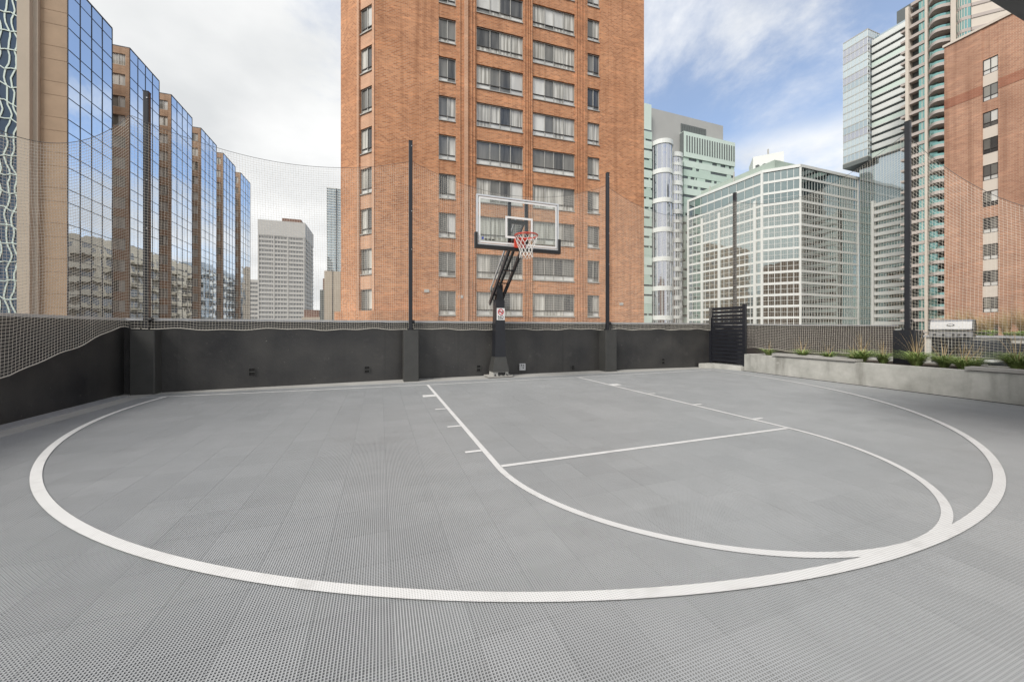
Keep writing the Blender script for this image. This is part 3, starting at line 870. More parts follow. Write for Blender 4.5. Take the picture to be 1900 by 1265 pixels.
for w in (-1.2, -2.7, -4.2, -5.7, -7.2): b.box(14.97, 14.999, w - .12, w + .06, .075, .90)
b.build('batten', M['block_paint'], bp)
rnd = random.Random(5)
for i in range(26):
    w = -1.2 - i * .28; u = 15.3 + .25 * (i % 2)
    b = MB(); blades(b, u, w, 0.95, 150, .46 + .08 * math.sin(i * 2.1), .34, rnd, .8, .012)
    place(b, 'grass_clump', M['grass'], 'green grass clump growing in the raised pale planter behind the grill', 'plant', (u, w, 0.95), 'grass clumps in the raised planter')
for i in range(24):
    w = -1.2 - i * .30; u = 16.0 + .12 * (i % 3)
    b = MB(); blades(b, u, w, 0.95, 170, 1.15 + .18 * math.sin(i * 1.7), .40, rnd, .35, .010, (0, .12))
    place(b, 'dry_plant', M['straw'], 'tall dry straw coloured feather grass behind the grill in the raised planter', 'plant', (u, w, 0.95), 'dry plants in the raised planter')
sf = thing('outdoor_sofa', 'dark grey outdoor sofa behind the net, in front of the raised planter', 'sofa', (10.1, -5.1, .075))
b = MB(); b.box(9.75, 10.55, -6.4, -3.72, .12, .42); b.build('base', M['black'], sf)
b = MB(); b.box(10.38, 10.6, -6.4, -3.72, .421, .88); b.build('backrest', M['sofa'], sf)
for k in range(3):
    b = MB(); b.box(9.74, 10.37, -6.38 + k * .885, -5.52 + k * .885, .421, .56); b.build('cushion', M['sofa'], sf)
b = MB()
for x in (9.8, 10.5):
    for y in (-6.3, -3.85): b.box(x - .03, x + .03, y - .03, y + .03, .075, .12)
b.build('foot', M['black'], sf)
ar = thing('outdoor_armchair', 'dark grey outdoor armchair behind the net, between the grill and the sofa', 'armchair', (11.9, -3.2, .075))
b = MB(); b.box(11.5, 12.2, -3.55, -2.85, .13, .42); b.build('base', M['black'], ar)
b = MB(); b.box(12.05, 12.22, -3.55, -2.85, .421, .90); b.build('backrest', M['sofa'], ar)
for y in (-3.55, -2.97):
    b = MB(); b.box(11.5, 12.04, y, y + .12, .421, .66); b.build('armrest', M['black'], ar)
b = MB(); b.box(11.48, 12.04, -3.42, -2.98, .421, .55); b.build('cushion', M['sofa'], ar)
b = MB()
for x in (11.55, 12.15):
    for y in (-3.5, -2.9): b.box(x - .03, x + .03, y - .03, y + .03, .075, .13)
b.build('foot', M['black'], ar)
tb = thing('side_table', 'small white table beside the sofa, seen through the net', 'table', (9.44, -4.08, .075))
b = MB(); b.box(9.22, 9.66, -4.30, -3.86, .50, .53); b.build('top', M['white'], tb)
b = MB(); b.frustum((9.44, -4.08, .076), (.10, .10), (9.44, -4.08, .499), (.045, .045)); b.build('base', M['panel_white'], tb)

# canopy of the building the court belongs to, and that building's wall behind
cn = thing('canopy', 'dark grey canopy edge in the top right corner, above the court', 'canopy', (2, 8, 4.0))
b = MB(); b.box(0.8, 16, -6.64, -6.42, 4.16, 4.5); b.build('fascia', M['soffit'], cn)
b = MB(); b.box(0.8, 16, -12.5, -6.641, 4.18, 4.48); b.build('slab', M['soffit'], cn)

# ------------------------------------------------------------------ brick tower straight ahead
TO, TRZ = (5.5907, 17.9235), R(-3.0)
tower = thing('brick_tower', 'tall orange brick apartment tower straight behind the hoop', 'apartment building', (TO[0], TO[1], -28), TRZ)
def TB(mb, name, m, p=tower): return mb.build(name, m, p, world=False)
Z0 = 28.0                                     # local z of the camera datum
rows = [Z0 + 23.42 - 2.78 * k for k in range(-4, 11)]       # heads of the windows
WH, PIT = 1.74, 2.78
XL, XR = -8.71, 12.61
cols = [(-4.47, -3.25, 's'), (-1.75, 1.86, 'b'), (2.63, 6.19, 'b'), (7.29, 8.41, 's')]
FB = 0.30                                     # depth of the outer brick skin
zt = Z0 + 37.5
wall = MB()
# core: an octagon-like plan
ch = 3.53
cd_ = ch * math.sqrt(.5)
D_ = 21.0
plan = [(XL, FB), (XR, FB), (XR, D_), (XL, D_), (XL - cd_, D_ - cd_), (XL - cd_, FB + cd_)]
wall.prism(plan, 0, zt - .3, 0)
edges = [XL] + [e for c_ in cols for e in c_[:2]] + [XR]
for k in range(0, len(edges), 2): wall.box(edges[k], edges[k + 1], 0, FB - .001, 0, zt, 0)
for x0, x1, kd in cols:                       # spandrels between the windows
    z = 0
    for zr in sorted(rows):
        if zr - WH - .06 > z: wall.box(x0 + .001, x1 - .001, .035, FB - .002, z, zr - WH - .06, 0)
        z = zr
    wall.box(x0 + .001, x1 - .001, .035, FB - .002, z, zt - .01, 0)
# chamfer at the left with its own column of windows
def chm(t_, o): return (XL - t_ * math.sqrt(.5) + o * math.sqrt(.5), t_ * math.sqrt(.5) + o * math.sqrt(.5))
def cbox(mb, t0, t1, o0, o1, z0, z1, m=0): mb.prism([chm(t0, o0), chm(t0, o1), chm(t1, o1), chm(t1, o0)][::-1], z0, z1, m)
cbox(wall, 1.50, ch - .02, 0.0, FB + .1, 0, zt)
cbox(wall, 0.01, .31, 0.0, FB + .1, 0, zt)
z = 0
for zr in sorted(rows):
    if zr - WH - .06 > z: cbox(wall, .311, 1.499, .05, FB + .1, z, zr - WH - .06, 1)
    z = zr
cbox(wall, .311, 1.499, .05, FB + .1, z, zt - .01, 1)
TB(wall, 'wall', [M['brick'], M['brick_pale']])
b = MB()
cbox(b, .02, .22, -.07, -.001, 0, zt + .02); cbox(b, 1.53, 1.74, -.07, -.001, 0, zt + .02)
b.box(-2.66, -2.39, -.13, -.001, 0, zt + .02)
TB(b, 'pale_pilaster', M['brick_pale'])
b = MB()
for x in (-2.98, -2.13, -1.90, 1.96, 2.17, 2.33, 2.52, 6.30, 6.52, 6.78, 7.05): b.box(x - .05, x + .05, -.06, -.002, 0, zt + .01)
TB(b, 'brick_rib', M['brick'])
b = MB(); zl = Z0 + 2.45
b.prism([chm(ch, -.5), chm(-.35, -.5), (XL - .2, -.72), (-4.6, -.72), (-4.6, -.14), chm(0, -.14), chm(ch, -.14)][::-1], 0, zl)
TB(b, 'base_course', M['brick'])
b = MB()
for x, z in ((-5.3, 3.9), (-3.0 + .1, 3.55), (10.4, 3.3)): b.box(x - .17, x + .17, -.045, -.001, Z0 + z - .1, Z0 + z + .1)
TB(b, 'vent', M['panel_white'])

def window_meshes(w, kind, seed):
    rr = random.Random(seed)
    fr_, pn = MB(), MB()
    y0 = .13
    fr_.box(.002, w - .002, -.02, y0 - .005, -WH - .058, -WH - .002, 0)
    fr_.box(0, w, y0, y0 + .08, -.06, 0, 0); fr_.box(0, w, y0, y0 + .08, -WH, -WH + .06, 0)
    fr_.box(0, .05, y0, y0 + .08, -WH + .061, -.061, 0); fr_.box(w - .05, w, y0, y0 + .08, -WH + .061, -.061, 0)
    if kind == 'b':
        xs = [0, w * .29, w * .50, w * .73, w]; low = .40
    else:
        xs = [0, w * .52, w]; low = .34
    fr_.box(.051, w - .051, y0 + .005, y0 + .07, -WH + low, -WH + low + .055, 1)
    for x in xs[1:-1]:
        fr_.box(x - .03, x + .03, y0 - .005, y0 + .075, -WH + low + .056, -.061, 0)
        fr_.box(x - .025, x + .025, y0 + .002, y0 + .075, -WH + .061, -WH + low - .001, 0)
    mats = [M['pane_curtain'], M['pane_blind'], M['pane_screen'], M['pane_dark']]
    for i in range(len(xs) - 1):
        scr = (i == 1) if kind == 'b' else (i == 0)
        q = rr.random()
        m = 2 if (scr and rr.random() < .75) else (0 if q < .48 else 1 if q < .60 else 3 if q < .84 else 2)
        tl = rr.uniform(-.006, .006)
        a, c_ = xs[i] + .02, xs[i + 1] - .02
        pn.face([(a, y0 + .05 + tl, -WH + low + .03), (c_, y0 + .05 - tl, -WH + low + .03), (c_, y0 + .05 - tl, -.03), (a, y0 + .05 + tl, -.03)], m)
        q = rr.random(); m = 1 if q < .45 else 0 if q < .8 else 2
        pn.face([(a, y0 + .055 - tl, -WH + .03), (c_, y0 + .055 + tl, -WH + .03), (c_, y0 + .055 + tl, -WH + low + .02), (a, y0 + .055 - tl, -WH + low + .02)], m)
    return fr_, pn, mats
rr = random.Random(3)
kit = {}
for w, kd, nvar in ((3.61, 'b', 12), (3.56, 'c', 12), (1.22, 's', 10), (1.12, 't', 10), (1.186, 'u', 9)):
    kit[kd] = []
    for v in range(nvar):
        f_, p_, ms = window_meshes(w, 'b' if kd in 'bc' else 's', hash((w, v)) % 1000 + v)
        fo = TB(f_, 'window', [M['alu'], M['win_dark']])
        po = p_.build('pane', ms, fo, world=False)
        kit[kd].append([fo, False])
def put_window(kd, loc, rz=0):
    v = rr.choice(kit[kd])
    o = v[0] if not v[1] else copy_tree(v[0], tower)
    v[1] = True
    o.location = loc; o.rotation_euler = (0, 0, rz)
for zr in rows[1:12]:
    put_window('s', (-4.47, 0, zr)); put_window('b', (-1.75, 0, zr)); put_window('c', (2.63, 0, zr)); put_window('t', (7.29, 0, zr))
    p = chm(1.498, 0)
    put_window('u', (p[0], p[1], zr), R(-45))
for kd in kit:
    for v in kit[kd]:
        if not v[1]:
            for c_ in list(v[0].children): bpy.data.objects.remove(c_)
            bpy.data.objects.remove(v[0])

# ------------------------------------------------------------------ mirrored saw-tooth office at the left
off = thing('mirrored_office', 'long saw-toothed office building with blue mirror glass at the left, brick reflections modelled as solid ends', 'office building', (-40, 60, -28))
GU, TOP = -33.0, 37.2
hs = []
z = TOP
k = 0
while z > -6:
    hs.append(z); z -= 1.37 if k % 2 == 0 else 2.23
    k += 1
hs.append(-28)
b = MB(); b.box(-56, -40.5, 43.5, 99.5, -28, TOP - 4); b.build('core', M['brick_brown'], off)
vr = [wall_w(206, 52.56), wall_w(294.5, 62.3), wall_w(356.5, 72.5), wall_w(402.7, 82.5), wall_w(437.7, 92.5)]
rr = random.Random(21)
for k in range(6):
    w0 = 42.79 + 9.93 * k; w1 = w0 + 6.7
    b = MB(); b.box(-40.4, GU - .12, w0 + .25, w1 - .02, -28, TOP - .1); b.build('slab', M['brick_brown'], off)
    b = MB()
    for i in range(4):
        a, c_ = w0 + .06 + (w1 - w0 - .06) * i / 4, w0 + .06 + (w1 - w0 - .06) * (i + 1) / 4
        for j in range(len(hs) - 1):
            t1, t2 = rr.uniform(-.004, .004), rr.uniform(-.005, .005)
            b.face([(GU + t1 - t2, a, hs[j + 1]), (GU - t1 - t2, c_, hs[j + 1]), (GU - t1 + t2, c_, hs[j]), (GU + t1 + t2, a, hs[j])])
    gw = b.build('glass_wall', M['mirror_blue'], off)
    b = MB()
    for i in range(5):
        a = w0 + .06 + (w1 - w0 - .06) * i / 4; b.box(GU - .05, GU + .035, a - .035, a + .035, -28, TOP)
    for h in hs[:-1]:
        for i in range(4):
            a = w0 + .06 + (w1 - w0 - .06) * i / 4; b.box(GU - .05, GU + .03, a + .036, a + (w1 - w0 - .06) / 4 - .036, h - .03, h + .03)
    b.build('mullion', M['mullion'], gw)
    b = MB(); b.box(-40.3, GU + .04, w0 + .02, w1, TOP + .001, TOP + .12); b.build('roof_edge', M['mullion'], off)
    if k == 0: continue
    # end facing the court: reflected brick modelled as solid wall, windows where not hidden
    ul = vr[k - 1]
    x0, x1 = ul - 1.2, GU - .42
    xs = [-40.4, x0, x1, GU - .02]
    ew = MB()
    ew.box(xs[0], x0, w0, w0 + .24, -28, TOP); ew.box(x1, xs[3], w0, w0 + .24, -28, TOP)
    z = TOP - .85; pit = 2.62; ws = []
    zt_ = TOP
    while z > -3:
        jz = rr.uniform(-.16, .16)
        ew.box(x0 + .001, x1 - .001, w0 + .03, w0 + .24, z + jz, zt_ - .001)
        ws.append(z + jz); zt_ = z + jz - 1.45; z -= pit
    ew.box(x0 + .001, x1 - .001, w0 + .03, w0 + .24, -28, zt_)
    e = ew.build('brick_reflection', M['brick_brown'], off)
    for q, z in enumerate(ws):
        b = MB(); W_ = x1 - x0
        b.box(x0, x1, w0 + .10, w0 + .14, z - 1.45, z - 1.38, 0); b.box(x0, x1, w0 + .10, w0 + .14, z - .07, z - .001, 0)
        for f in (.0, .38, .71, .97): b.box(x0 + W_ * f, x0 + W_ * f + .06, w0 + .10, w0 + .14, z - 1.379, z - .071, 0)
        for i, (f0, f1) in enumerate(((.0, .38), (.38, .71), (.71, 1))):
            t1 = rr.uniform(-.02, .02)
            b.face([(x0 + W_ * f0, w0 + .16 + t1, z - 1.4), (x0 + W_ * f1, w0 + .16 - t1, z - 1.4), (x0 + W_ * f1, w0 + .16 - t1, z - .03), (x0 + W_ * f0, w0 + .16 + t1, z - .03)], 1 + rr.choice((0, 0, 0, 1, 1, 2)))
        b.build('window', [M['alu'], M['pane_blind'], M['pane_curtain'], M['pane_screen'], M['pane_dark']], e)  # window of the reflected block, modelled solid
# first end: tan stone panels, a concrete pier and dark glass, warped reflection built as bars
w0 = 42.79
st_ = MB(); z = TOP
st_.box(-35.02, GU - .02, w0 + .02, w0 + .24, -28, TOP)
i = 0
while z > -4:
    h = (1.37, 2.23)[i % 2]; st_.box(-35.01, GU - .03, w0, w0 + .019, z - h + .025, z - .025); z -= h; i += 1
st_.box(-35.01, GU - .03, w0, w0 + .019, -28, z - .025)
st_.build('stone_end_wall', M['stone_tan'], off)
b = MB(); b.prism([(-36.55, w0 - .25), (-35.75, w0 - .25), (-35.70, w0 - .55), (-35.45, w0 - .55), (-35.40, w0 - .25), (-35.02, w0 - .25), (-35.02, w0 + .24), (-36.55, w0 + .24)], -28, TOP + 1.5)
b.build('concrete_pier', M['stone_beige'], off)
b = MB(); b.box(-44, -36.56, w0 + .1, w0 + .24, -28, TOP); gw = b.build('dark_glass', M['glass_blue_dark'], off)
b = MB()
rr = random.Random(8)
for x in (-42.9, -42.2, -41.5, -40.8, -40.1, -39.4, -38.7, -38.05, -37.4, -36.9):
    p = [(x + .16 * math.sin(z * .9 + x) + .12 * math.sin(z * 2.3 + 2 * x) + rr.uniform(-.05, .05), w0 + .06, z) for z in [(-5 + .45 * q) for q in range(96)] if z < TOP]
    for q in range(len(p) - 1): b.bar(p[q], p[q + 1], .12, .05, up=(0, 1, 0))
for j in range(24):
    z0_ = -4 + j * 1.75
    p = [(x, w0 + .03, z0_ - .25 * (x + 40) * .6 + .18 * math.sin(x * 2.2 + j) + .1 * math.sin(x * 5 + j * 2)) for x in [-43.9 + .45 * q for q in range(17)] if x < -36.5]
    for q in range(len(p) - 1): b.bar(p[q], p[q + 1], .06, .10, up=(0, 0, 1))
b.build('grid_reflection', M['mint_pale'], gw)

# ------------------------------------------------------------------ city blocks
def floors(T, u0, u1, w0, w1, z0, n, pit, hs, msp, mgl, out=.18, mull=0, mm=None, mw=.10, sides='LF', jit=0, base=None, top_sp=True, glass_var=None):
    """a stack of storeys: a spandrel band and a strip of windows on each"""
    rq = random.Random(int(u0 * 7 + w0 * 3))
    if base is not None:
        b = MB(); b.box(u0, u1, w0, w1, base, z0); b.build('lower_floors', msp, T)
    for i in range(n):
        z = z0 + i * pit
        b = MB(); b.box(u0 - out, u1 + out, w0 - out, w1 + out, z, z + hs); b.build('floor_band', msp, T)
        b = MB(); b.box(u0, u1, w0, w1, z + hs, z + pit, 0)
        if mull:
            if 'F' in sides:
                c_ = int((u1 - u0) / mull)
                for q in range(c_ + 1):
                    x = u0 + (u1 - u0) * q / c_; b.box(x - mw / 2, x + mw / 2, w0 - .07, w0 - .001, z + hs, z + pit, 1)
            if 'L' in sides:
                c_ = max(1, int((w1 - w0) / mull))
                for q in range(c_ + 1):
                    y = w0 + (w1 - w0) * q / c_; b.box(u0 - .07, u0 - .001, y - mw / 2, y + mw / 2, z + hs, z + pit, 1)
        b.build('window_strip', [mgl if not glass_var else rq.choice(glass_var), mm or msp], T)
    if top_sp:
        z = z0 + n * pit
        b = MB(); b.box(u0 - out, u1 + out, w0 - out, w1 + out, z, z + hs * 1.2); b.build('parapet', msp, T)

# grey slab office seen between the mirrored office and the brick tower
og = thing('grey_office', 'pale grey concrete office block with dark window bands, between mirrored office and brick tower', 'office building', (-80, 360, -28))
floors(og, -95.4, -62.2, 340.7, 380, 1.5, 21, 3.62, 1.75, M['office_grey'], M['glass_win'], .25, 2.2, M['office_grey'], .3, 'FL', base=-28)
b = MB()
for x in (-95.4, -84.6, -74.6, -62.9): b.box(x - .45, x + .45, 340.2, 340.4, -28, 78)
for y in (342, 348, 354, 360, 366, 372): b.box(-61.95, -61.75, y - 1.0, y + 1.0, -28, 78)
b.build('pier', M['office_grey'], og)
b = MB(); b.box(-95.8, -61.8, 340.3, 380.4, 78.2, 90.5); b.build('plant_storey', M['office_grey'], og)
b = MB(); b.box(-80, -66, 346, 358, 90.5, 94.6); b.build('roof_plant', M['rust'], og)
ol = thing('low_office', 'low striped office wing just left of the grey slab office', 'office building', (-110, 390, -28))
floors(ol, -128, -97, 384, 405, 1, 11, 3.9, 2.1, M['office_grey'], M['glass_win'], .25, base=-28)
gt_ = thing('distant_tower', 'far thin blue grey tower with balcony stripes beside the left edge of the brick tower', 'tower', (-50, 445, -28))
floors(gt_, -57, -38, 437, 455, -28, 66, 2.78, .75, M['white_metal'], M['glass_grey'], .7, 3.3, M['mullion'], .35)
b = MB(); b.box(-48.2, -47.4, 435.6, 436.9, -28, 156); b.build('fin', M['mullion'], gt_)
bc = thing('beige_block', 'windowless beige concrete block under the far thin tower', 'building', (-20, 165, -28))
b = MB(); b.box(-24.2, -14, 158.5, 170, -28, 25.2); b.build('wall', M['stone_beige'], bc)
b = MB(); b.box(-21.25, -21.0, 158.38, 158.49, -28, 25.2); b.box(-18.1, -17.7, 158.38, 158.49, -28, 25.2); b.build('joint', M['mullion'], bc)
bd = thing('brown_block', 'narrow dark brown block with a rusty top, left of the beige block', 'building', (-25.5, 165, -28))
b = MB(); b.box(-26.0, -24.3, 160, 175, -28, 17.5); b.build('wall', M['shade_grey'], bd)
b = MB(); b.box(-25.2, -24.3, 162, 175, 17.5, 22.4); b.build('roof_room', M['rust'], bd)
bl = thing('low_roofs', 'low brown and beige rooftops far off between the grey office and the beige block', 'building', (-44, 275, -28))
b = MB(); b.box(-52, -40, 270, 290, -28, 9.5, 0); b.box(-51, -42, 272, 290, 9.5, 14.5, 1); b.build('wall', [M['stone_beige'], M['rust']], bl)

# white gridded office at the right
C6 = thing('gridded_office', 'white gridded glass office with a clipped corner, right of the brick tower', 'office building', (125, 85, -28))
pts = [(110.3, 103.0), (111.4, 74.5), (117.9, 67.4), (146.2, 67.4)]
poly6 = pts + [(146.2, 103.0)]
def inset(p, o):
    cx, cy = 128, 86
    return [(x + o * (1 if x < cx else -1), y + o * (1 if y < cy else -1)) for x, y in p]
def wallpanels(mb, p, q, z0, z1, n, wd, out, m):
    p, q = Vector((*p, 0)), Vector((*q, 0)); d = (q - p).normalized(); nr = Vector((d.y, -d.x, 0))
    for k in range(n + 1):
        c_ = p.lerp(q, k / n)
        a, b_ = c_ - d * wd / 2, c_ + d * wd / 2
        mb.prism([(a.x, a.y), (b_.x, b_.y), (b_.x + nr.x * out, b_.y + nr.y * out), (a.x + nr.x * out, a.y + nr.y * out)], z0, z1, m)
b = MB(); b.prism(poly6, -28, 1.0); b.build('lower_floors', M['white_metal'], C6)
pit6 = 3.55
for i in range(14):
    z = 1.0 + i * pit6
    b = MB(); b.prism(inset(poly6, -.14), z, z + .72); b.build('floor_band', M['white_metal'], C6)
    b = MB(); b.prism(poly6, z + .721, z + pit6 - .001, 0)
    for p, q, n, wd in ((pts[0], pts[1], 15, .10), (pts[1], pts[2], 6, .13), (pts[2], pts[3], 21, .09)):
        if i > 11 and p is pts[0]: n = 10
        wallpanels(b, p, q, z + .721, z + pit6 - .001, n, wd, .05 if n > 16 else .14, 1)
    if i < 12:
        for p, q in zip(pts, pts[1:]): 
            p_, q_ = Vector((*p, 0)), Vector((*q, 0)); d = (q_ - p_).normalized(); nr = Vector((d.y, -d.x, 0)) * .10
            b.prism([(p_.x, p_.y), (q_.x, q_.y), (q_.x + nr.x, q_.y + nr.y), (p_.x + nr.x, p_.y + nr.y)], z + 2.1, z + 2.18, 1)
    b.build('window_strip', [M['glass_green'], M['white_metal']], C6)
z = 1.0 + 14 * pit6
b = MB(); b.prism(inset(poly6, -.3), z, z + .9); b.build('parapet', M['white_metal'], C6)
b = MB(); wallpanels(b, pts[0], pts[1], 1, z, 1, .7, .3, 0); wallpanels(b, pts[1], pts[2], 1, z, 1, .5, .3, 0); wallpanels(b, pts[2], pts[3], 1, z, 1, .4, .3, 0)
for f in (.22, .47, .92):
    c_ = Vector((*pts[0], 0)).lerp(Vector((*pts[1], 0)), f); b.box(c_.x - .3, c_.x + .1, c_.y - .45, c_.y + .45, 1, z - 8)
b.build('pier', M['white_metal'], C6)
b = MB(); b.box(113.5, 143, 72, 100, z + .9, z + 3.6); b.build('setback_storey', M['spandrel_green'], C6)
b = MB(); b.prism([(116, 81), (121.5, 74.6), (127, 80), (122, 87)], z + 3.6, z + 8.8); rp = b.build('roof_plant', M['white_metal'], C6)
b = MB()
for q in range(4):
    c_ = Vector((116, 81, 0)).lerp(Vector((121.5, 74.6, 0)), .15 + .23 * q); b.box(c_.x - .55, c_.x + .25, c_.y - .5, c_.y + .3, z + 4.2, z + 5.7)
b.build('louvre', M['shade_grey'], rp)
b = MB()
for x, y, h in ((113.6, 96, 4.2), (113.4, 86, 5.4), (119, 78, 10.6), (122, 80, 10.2), (134, 76, 5.6)): b.tube([(x, y, z + .9), (x, y, z + h)], .22, 6)
b.build('flue', M['alu'], C6)

# mint office with a rounded bay
C5 = thing('mint_office', 'mint green office with rounded glass bay and slatted plant screen, beside the brick tower', 'office building', (118, 122, -28))
def gl_floors(u0, u1, w0, w1, z0, n, pit, gap):
    rq = random.Random(5)
    for i in range(n):
        z = z0 + i * pit
        b = MB(); b.box(u0 - .05, u1 + .05, w0 - .3, w1, z, z + pit - gap); b.build('floor_band', M['mint_pale'] if i % 3 else M['mint'], C5)
        b = MB(); b.box(u0, u1, w0, w1, z + pit - gap, z + pit, 0)
        x = u0
        while x < u1 - 1:
            l_ = rq.uniform(.5, 2.6)
            if rq.random() < .45: b.box(x, min(x + l_, u1), w0 - .25, w0 - .01, z + pit - gap + .05, z + pit - .05, 1)
            x += l_
        b.build('window_strip', [M['glass_dark'], M['mint']], C5)
b = MB(); b.box(90, 146, 113.2, 140, -28, 73); b.build('core', M['mint'], C5)
gl_floors(116.2, 144.8, 111.5, 113.1, -4, 20, 3.85, 1.15)
gl_floors(94, 99.3, 110.9, 113.1, -4, 22, 3.85, .8)
b = MB(); b.box(94, 99.3, 110.9, 120, 80.7, 91); b.build('corner_top', M['mint_pale'], C5)
b = MB(); b.box(99.35, 116.1, 112.4, 113.15, -28, 73); b.build('recess_wall', M['mint'], C5)
b = MB(); b.box(99.4, 140.5, 113.25, 136, 73, 91.5); b.build('plant_block', M['grey_render'], C5)
b = MB()
for q in range(15): b.box(116.5 + q * .94, 117.2 + q * .94, 113.0, 113.24, 84.2, 88.0)
b.build('grille', M['shade_grey'], C5)
b = MB(); b.box(115.9, 144.9, 110.9, 113.2, 73.1, 83.6, 0)
sl = b.build('plant_screen', M['mint_pale'], C5)
b = MB()
for q in range(20): b.box(117.2 + q * 1.40, 117.85 + q * 1.40, 110.83, 110.89, 75.2, 82.0)
b.box(115.82, 115.89, 110.95, 113.1, 73.3, 83.4)  # thin darker sheet over the screen's whole left side
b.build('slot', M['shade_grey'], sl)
def bay(uc, wc, r_, z0, z1, minor):
    def circ(rad): return [(uc + rad * math.cos(2 * math.pi * k / 28), wc + rad * math.sin(2 * math.pi * k / 28)) for k in range(28)]
    b = MB(); b.prism(circ(r_), -28, z1, 0)
    for k in range(28):
        if k % 2 == 0 or minor:
            a = 2 * math.pi * k / 28; x, y = uc + (r_ + .02) * math.cos(a), wc + (r_ + .02) * math.sin(a); b.box(x - .09, x + .09, y - .09, y + .09, -28, z1, 1)
    sh = b.build('glass_bay', [M['glass_bay'], M['white_metal']], C5)
    z = z1
    while z > -5:
        b = MB(); b.prism(circ(r_ + .35), z - .9, z + .9); b.build('ring_band', M['white_metal'], C5)
        if minor:
            for q in (1, 2):
                b = MB(); b.prism(circ(r_ + .2), z - q * 3.87 - .6, z - q * 3.87 + .6); b.build('ring_band', M['white_metal'], C5)
        z -= 11.6
bay(104.3, 110.9, 4.0, -28, 75.5, False)
bay(111.0, 112.0, 3.6, -28, 72.0, True)

# tall pale tower with the overhanging box
C7 = thing('overhang_tower', 'very tall pale glass tower whose upper half overhangs, behind the white gridded office', 'tower', (155, 60, -28))
floors(C7, 142.4, 158, 62.9, 69.4, 56, 17, 2.36, .26, M['alu'], M['glass_grey'], .05, 1.05, M['white_metal'], .10, 'LF', glass_var=[M['glass_pale'], M['glass_pale'], M['glass_grey'], M['glass_bay']])
b = MB(); b.box(142.3, 158, 62.8, 69.5, 54.6, 55.99); b.build('soffit', M['shade_grey'], C7)
b = MB(); b.box(145.2, 164, 40, 62.5, 40, 94); b.build('upper_core', M['glass_grey'], C7)
for i in range(16):
    z = 55.5 + i * 2.38
    b = MB(); b.box(144.1, 145.19, 40, 62.7, z, z + .26, 0); b.box(144.08, 144.16, 40, 62.7, z + .261, z + 1.60, 1)
    b.build('balcony', [M['white_metal'], M['white_metal'] if i % 4 else M['mint_pale']], C7)
b = MB(); b.box(147, 160, 44, 58, 94, 99); b.build('roof_room', M['shade_grey'], C7)
b = MB(); b.box(145.5, 163, 40, 66.6, -28, 54.5); lc = b.build('lower_core', M['glass_green'], C7)
b = MB()
for q in range(24): b.box(145.38, 145.49, 40.2 + q * 1.1, 40.3 + q * 1.1, 41, 54.4)
for q in range(12): b.box(145.36, 145.47, 40.1, 66.5, 41.2 + q * 1.1, 41.32 + q * 1.1)
b.build('mullion', M['glass_bay'], lc)
for i in range(19):
    z = -2 + i * 2.33
    b = MB(); b.box(144.3, 145.49, 40, 62.2, z, z + 1.05); b.build('balcony', M['white_metal'], C7)
b = MB(); b.box(144.2, 145.4, 62.3, 62.9, -28, 42); b.build('corner_pier', M['white_metal'], C7)

# curved balcony apartment tower
C8 = thing('balcony_tower', 'cream apartment tower with curved balconies and teal windows, left of the red brick block', 'apartment building', (132, 40, -28))
FU = 125.0
NF, PF = 30, 2.78
def cw(px): return wall_u(px, FU)
yA, yB, yC, yD, yE, yF, yG = cw(1671), cw(1690), cw(1716), cw(1723), cw(1765), cw(1775), cw(1801)
b = MB(); b.prism([(FU + 1.6, yA - .4), (FU + 1.6, yG - .5), (FU + 14.2, yG - 13), (150, yG - 13), (150, yA - .4)][::-1], -28, 84); b.build('core', M['shade_grey'], C8)
def arcp(y0, y1, bul, n=12): return [(FU - bul * math.sin(math.pi * k / n), y0 + (y1 - y0) * k / n) for k in range(n + 1)]
for i in range(NF + 1):
    z = .4 + i * PF
    top_ = i >= NF - 1
    b = MB()
    b.prism(arcp(yD, yE, 1.9) + [(FU + 1.5, yE), (FU + 1.5, yD)], z, z + .75, 0)
    b.prism([(FU - .05, yC), (FU - .05, yB), (FU + 1.5, yB), (FU + 1.5, yC)], z, z + .75, 0)
    if not top_: b.prism([(FU - .05, yB), (FU - .05, yA), (FU + 1.5, yA), (FU + 1.5, yB)], z, z + .55, 0)
    b.prism(arcp(yF, yG, .9, 6) + [(FU + 1.5, yG), (FU + 1.5, yF)], z, z + .75, 0)
    b.build('slab', M['pinkgrey'], C8)
    if i == NF: break
    b = MB()
    a = arcp(yD, yE, 1.86)
    for p, q in zip(a, a[1:]): b.face([(p[0], p[1], z + .751), (q[0], q[1], z + .751), (q[0], q[1], z + 1.3), (p[0], p[1], z + 1.3)], 0)
    b.box(FU + .25, FU + .33, yC - .001 - (yC - yD), yD - (yD - yE) * .38, z + .751, z + PF - .001, 1)
    b.build('balcony_rail', [M['glass_teal'], M['glass_teal']], C8)
    b = MB(); b.box(FU + .2, FU + .3, yC, yC + (yB - yC) * .45, z + .751, z + PF - .001, 0)
    b.box(FU + .15, FU + .19, yC + (yB - yC) * .2, yC + (yB - yC) * .24, z + .751, z + PF - .001, 1)
    b.build('window', [M['glass_teal'], M['cream']], C8)
    b = MB(); a = arcp(yF, yG, .8, 6)
    for p, q in zip(a, a[1:]): b.face([(p[0], p[1], z + .751), (q[0], q[1], z + .751), (q[0], q[1], z + PF - .001), (p[0], p[1], z + PF - .001)], 0)
    for p in a[1:-1]: b.box(p[0] - .06, p[0] + .02, p[1] - .05, p[1] + .05, z + .751, z + PF - .001, 1)
    b.build('window', [M['glass_teal'], M['cream']], C8)
b = MB()
